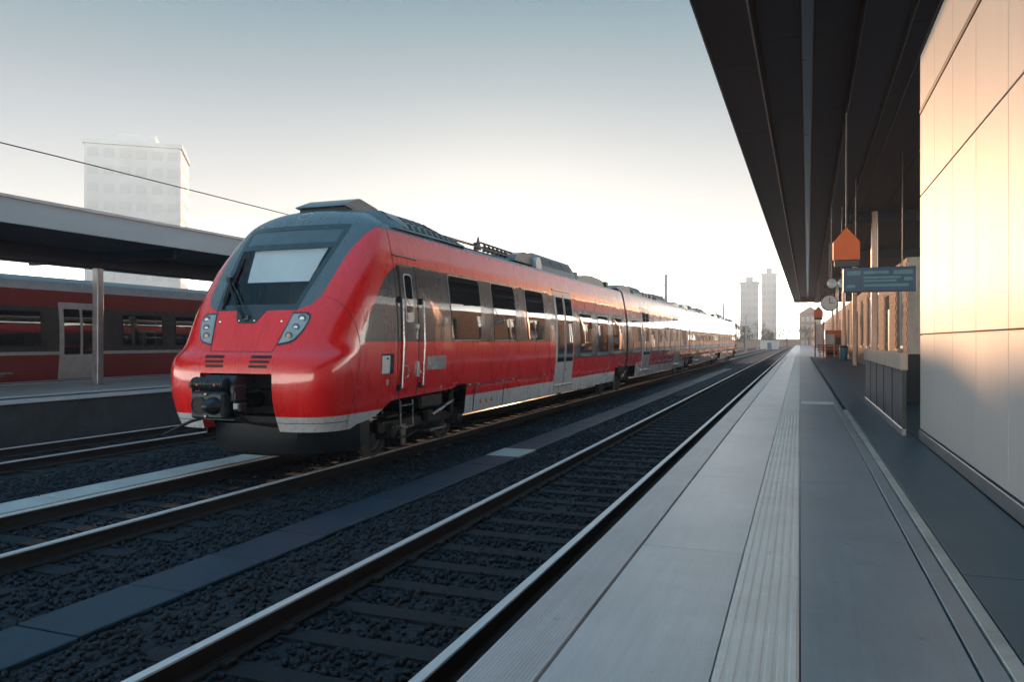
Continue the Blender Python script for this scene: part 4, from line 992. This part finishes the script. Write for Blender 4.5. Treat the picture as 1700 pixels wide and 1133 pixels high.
t = empty('goods_shed', (3.3, 112, PZ), label='long low brick shed on the far end of the platform past the canopy', cat='building')
MB().box(0, 5, 0, 102, 0, 3.7).build('wall', 'brick_a', t, smooth=0); MB().prism([(-.4, 3.7), (5.4, 3.7), (2.5, 5.0)], 'y', -.4, 102.4).build('roof', 'copper', t, smooth=0)
wm = MB().box(-.03, .03, 0, 1.5, 0, 1.6).mesh('window', 'glass', 0)
for k_ in range(25): link('window', wm, t, (0, 1.6 + k_ * 4.0, 1.1))

# ================================================================== LEFT SIDE: far platform, canopy, standing train
lp = MB().box(-20.6, -14.15, -12, 120, -.6, .755); lpl = struct('far_platform', lp, 'platform_core', smooth=0)
for (x0, x1, mt, nm) in ((-14.5, -14.10, 'edge', 'edge_slab'), (-20.65, -20.25, 'edge', 'edge_slab')):
    me = MB().cbox(x0, x1, .004, 1.996, .70, .762, .006).mesh(nm, mt)
    for y in range(4, 34, 2): link(nm, me, lpl, (0, y, 0))
for (x0, x1, mt, nm) in ((-15.3, -15.0, 'tactile', 'tactile_strip'), (-19.8, -19.5, 'tactile', 'tactile_strip'), (-19.4, -15.4, 'pave', 'paving')):
    MB().box(x0, x1, 2, 60, .755, .762).build(nm, mt, lpl, smooth=0)
t = empty('far_platform_canopy', (-17.4, 20, .76), label='canopy with pale grey fascia over the far platform left of the train', cat='canopy')
def lc(name, mat, x0, x1, y0, y1, z0, z1, c=None):
    mb = MB(); b = (x0 + 17.4, x1 + 17.4, y0 - 20, y1 - 20, z0 - .76, z1 - .76); (mb.cbox(*b, c) if c else mb.box(*b)); return mb.build(name, mat, t)
lc('roof', 'canopy_dark', -20.7, -14.0, 2, 80, 4.25, 4.55)
lc('fascia', 'canopy_pale', -14.03, -13.95, 2, 80, 4.15, 4.66); lc('fascia', 'canopy_pale', -20.75, -20.67, 2, 80, 4.15, 4.66)
lc('gutter', 'alu', -13.97, -13.90, 2, 80, 4.62, 4.68)
lc('main_beam', 'canopy_brown', -17.6, -17.2, 2, 80, 3.85, 4.25)
for y in (7, 15, 23, 31, 39, 47, 55):
    lc('post', 'alu', -17.5, -17.3, y, y + .2, .762, 3.85, .02); lc('bracket', 'canopy_dark', -19.9, -14.8, y + .04, y + .16, 4.0, 4.25)
# benches and boards on that platform
for y, lab in ((10.2, 'grey steel bench on the far platform near its leftmost post'), (18.2, 'grey steel bench on the far platform just left of the train nose')):
    t2 = empty('far_bench', (-16.6, y, .762), label=lab, cat='bench', group='benches on the far platform')
    for k_ in range(4): MB().cbox(-.25 + k_ * .13, -.14 + k_ * .13, 0, 1.8, .42, .45, .006).build('seat_slat', 'alu', t2)
    for k_ in range(3): MB().cbox(-.30, -.27, 0, 1.8, .52 + k_ * .13, .62 + k_ * .13, .006).build('back_slat', 'alu', t2)
    for y2 in (.2, 1.6): MB().cbox(-.3, .22, y2, y2 + .06, .36, .42, .01).cbox(-.05, .03, y2, y2 + .06, 0, .37, .01).cbox(-.31, -.25, y2, y2 + .06, .40, .95, .01).build('leg_frame', 'dark_grey', t2)

# standing red train behind the far platform
t = empty('standing_train', (-22.5, 30, 0), label='dim red passenger train standing behind the far platform canopy', cat='train')
sz_ = [.45, .7, .95, 1.4, 1.9, 2.4, 2.9, 3.3, 3.65, 3.76, 3.85, 3.95]
def parked(name, mat, z0, z1, ex=.0):
    zz = [z0] + [z for z in sz_ if z0 < z < z1] + [z1]
    mb = MB()
    rr = [[(sx * (Wf(z) + ex), y, z) for y in (-22, -5, 12, 40)] for sx in (-1,) for z in zz]
    mb.grid(rr); mb.grid([[(-p[0], p[1], p[2]) for p in r] for r in rr]); return mb.build(name, mat, t, smooth=50)
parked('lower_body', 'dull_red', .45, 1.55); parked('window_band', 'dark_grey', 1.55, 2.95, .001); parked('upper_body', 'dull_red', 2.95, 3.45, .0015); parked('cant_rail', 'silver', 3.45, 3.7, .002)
MB().prism([(-1.26, 3.7), (1.26, 3.7), (.9, 3.88), (-.9, 3.88)], 'y', -22, 40).build('roof', 'roofgrey', t)
parked('waist_stripe', 'silver', 1.50, 1.60, .012)
for i in range(22):
    y = -20 + i * 2.3
    if i % 5 == 3:
        d = side_patch(1, y, y + 1.5, .75, 3.1, .03, .014).build('passenger_door', 'silver', t); side_patch(1, y + .15, y + .7, 1.5, 2.9, .03, .020).build('door_pane', 'glass', d); side_patch(1, y + .8, y + 1.35, 1.5, 2.9, .03, .020).build('door_pane', 'glass', d)
    else:
        o = side_patch(1, y, y + 1.7, 1.75, 2.8, .06, .014).build('window', 'black', t); side_patch(1, y + .03, y + 1.67, 1.78, 2.77, .05, .019).build('pane', 'glass', o)
MB().box(-1.2, 1.2, -22, 40, .2, .46).build('underframe', 'under', t)

# ================================================================== OVERHEAD LINE
for i, (y, lab) in enumerate(((62, 'nearest grey overhead line mast rising behind the train roof'), (112, 'second grey overhead line mast, seen past the train end'), (160, 'third overhead line mast far down the line'), (206, 'farthest overhead line mast near the horizon'))):
    t = empty('overhead_line_mast', (-10.1, y, -.3), label=lab, cat='mast', group='overhead line masts')
    MB().box(-.12, .12, -.01, .01, 0, 7.6).box(-.12, -.10, -.09, .09, 0, 7.6).box(.10, .12, -.09, .09, 0, 7.6).cbox(-.3, .3, -.3, .3, -.1, .25, .03).build('mast_post', 'mast', t)
    MB().tube([(-.1, 0, 6.7), (-2.4, 0, 6.9)], .03, 8).tube([(-.1, 0, 5.7), (-2.4, 0, 6.85)], .03, 8).tube([(-1.2, 0, 6.2), (-2.4, 0, 5.54)], .022, 8).build('cantilever', 'mast', t)
    MB().lathe([(.03, 0), (.06, .03), (.03, .06), (.06, .09), (.03, .12), (.06, .15), (.03, .18)], (-.30, 0, 6.62), 'z', 10).build('insulator', 'copper', t)
t = empty('contact_wire', (-12.5, 46, 5.22), label='thin black overhead contact wire crossing the sky at the upper left', cat='wire')
pts = []
for a, b in ((-40, 10), (10, 62), (62, 112), (112, 160), (160, 206)):
    for k_ in range(8): u = k_ / 8; pts.append((0, a + (b - a) * u - 46, -.05 * 4 * u * (1 - u) + .02))
MB().tube(pts, .011, 6).build('wire', 'black', t)

# ================================================================== FAR BACKGROUND
def block(name, label, cx, cy, wx, wy, h, nfl, nw, rz=0.0, group=None):
    t = empty(name, (cx, cy, -.6), rz, label=label, cat='building', group=group)
    MB().box(-wx / 2, wx / 2, -wy / 2, wy / 2, 0, h).build('wall', 'tower', t, smooth=0)
    MB().box(-wx / 2 - .3, wx / 2 + .3, -wy / 2 - .3, wy / 2 + .3, h, h + .8).box(-wx / 5, wx / 5, -wy / 5, wy / 5, h + .8, h + 3).build('roof', 'tower', t, smooth=0)
    fh = h / nfl
    wm = MB().box(-wx / nw * .32, wx / nw * .32, -.06, .06, 0, fh * .5).mesh('window', 'towerwin', 0)
    for f_ in range(nfl):
        for j in range(nw):
            link('window', wm, t, (-wx / 2 + (j + .5) * wx / nw, -wy / 2, (f_ + .28) * fh))
    wm2 = MB().box(-.06, .06, -wy / nw * .32, wy / nw * .32, 0, fh * .5).mesh('window', 'towerwin', 0)
    for f_ in range(nfl):
        for j in range(nw):
            link('window', wm2, t, (wx / 2, -wy / 2 + (j + .5) * wy / nw, (f_ + .28) * fh))
block('office_tower', 'pale grey slab office tower rising behind the far platform canopy', -111, 105, 15, 13, 36, 12, 6, R(38))
block('apartment_block', 'tall faint apartment tower beyond the train end, left one of the pair', -19.5, 330, 7, 7, 26, 9, 3, group='distant towers')
block('apartment_block', 'taller slim faint tower on the horizon left of the canopy end', -12.5, 350, 6, 6, 31, 10, 3, group='distant towers')
t = empty('town_house', (3.0, 262, -.6), label='narrow reddish town house standing beyond the far platform end', cat='house')
MB().box(-3.2, 3.2, -4, 4, 0, 11.0).build('wall', 'brick_a', t, smooth=0)
MB().prism([(-3.6, 11.0), (3.6, 11.0), (0, 13.4)], 'y', -4.3, 4.3).build('roof', 'copper', t, smooth=0)
wm = MB().box(-.45, .45, -.05, .05, 0, 1.5).mesh('window', 'towerwin', 0)
for f_ in range(4):
    for x in (-2.1, -.7, .7, 2.1): link('window', wm, t, (x, -4.0, 1.2 + f_ * 2.5))
t = empty('relay_hut', (-7.2, 205, -.6), label='small pale relay hut beside the tracks near the vanishing point', cat='hut')
MB().cbox(-2.2, 2.2, -1.5, 1.5, 0, 2.8, .05).build('wall', 'white', t); MB().cbox(-2.4, 2.4, -1.7, 1.7, 2.8, 3.0, .04).build('roof', 'dark_grey', t)
MB().box(-.5, .5, -1.54, -1.49, 0, 2.1).build('door', 'blue_door', t)
def tree(x, y, h, label, mat, seed):
    rg = np.random.default_rng(seed)
    t = empty('tree', (x, y, -.62), label=label, cat='tree', group='trees on the horizon')
    tr = MB().tube([(0, 0, 0), (.1, 0, h * .3), (0, .1, h * .65), (.1, .1, h * .9)], [.22, .17, .10, .03], 7)
    tips = []
    for k_ in range(9):
        z = h * rg.uniform(.28, .75); a = rg.uniform(0, 6.28); l = h * rg.uniform(.18, .34); p = (l * math.cos(a), l * math.sin(a), z + l * .6); tips.append(p)
        tr.tube([(0, 0, z), (p[0] * .5, p[1] * .5, z + l * .35), p], [.09, .06, .02], 5)
    tr.build('trunk', 'bark', t)
    n = 900; c = np.array(tips + [(0, 0, h * .9)])[rg.integers(0, 10, n)] + rg.normal(size=(n, 3)) * np.array([h * .085, h * .085, h * .075])
    d1 = rg.normal(size=(n, 3)); d1 /= np.linalg.norm(d1, axis=1)[:, None]; d2 = np.cross(d1, rg.normal(size=(n, 3))); d2 /= np.linalg.norm(d2, axis=1)[:, None]
    s_ = rg.uniform(.10, .26, n)[:, None]
    V = np.stack([c - d1 * s_, c + d2 * s_ * .6, c + d1 * s_, c - d2 * s_ * .6], 1).reshape(-1, 3)
    MB().add(V.tolist(), [(4*i, 4*i+1, 4*i+2, 4*i+3) for i in range(n)]).build('crown', mat, t, smooth=0)
tl = [(-14, 215, 6.5), (-18, 240, 8), (-24, 232, 7), (-30, 250, 9), (-9.5, 255, 6), (-4, 262, 7.5), (2.5, 258, 8), (8, 245, 7.5), (-38, 262, 9.5), (-12.5, 290, 9)]
adj = ['low russet tree left of the relay hut', 'rounder russet tree behind the train end', 'bushy brown tree beyond the overhead masts', 'broad brown tree far left on the horizon', 'small green-brown tree right of the relay hut', 'green-brown tree above the rails at the vanishing point', 'tree behind the far end of the platform', 'rightmost horizon tree beyond the platform end', 'tallest brown tree on the far left horizon', 'pale far tree behind the relay hut']
for i, (x, y, h) in enumerate(tl): tree(x, y, h, adj[i], 'leaf' if i % 3 else 'leaf2', 50 + i)
t = tag(MB().cbox(-60, 40, 300, 302, -.6, 2.6, .1).build('horizon_wall', 'brick_a'), 'long low brown wall along the horizon behind the trees', 'wall')

# ================================================================== HAZE (the evening air)
hz = bpy.data.materials.new('evening_haze'); hz.use_nodes = True; hn = hz.node_tree; hn.nodes.remove(hn.nodes["Principled BSDF"])
pv = hn.nodes.new("ShaderNodeVolumePrincipled"); pv.inputs['Color'].default_value = (0.90, 0.95, 1.0, 1); pv.inputs['Density'].default_value = 0.0012; pv.inputs['Anisotropy'].default_value = 0.2
hn.links.new(pv.outputs[0], hn.nodes["Material Output"].inputs['Volume'])
hb = MB().box(-425, 425, -125, 425, -1.7, 41).build('haze', hz, smooth=0); hb['kind'] = 'stuff'
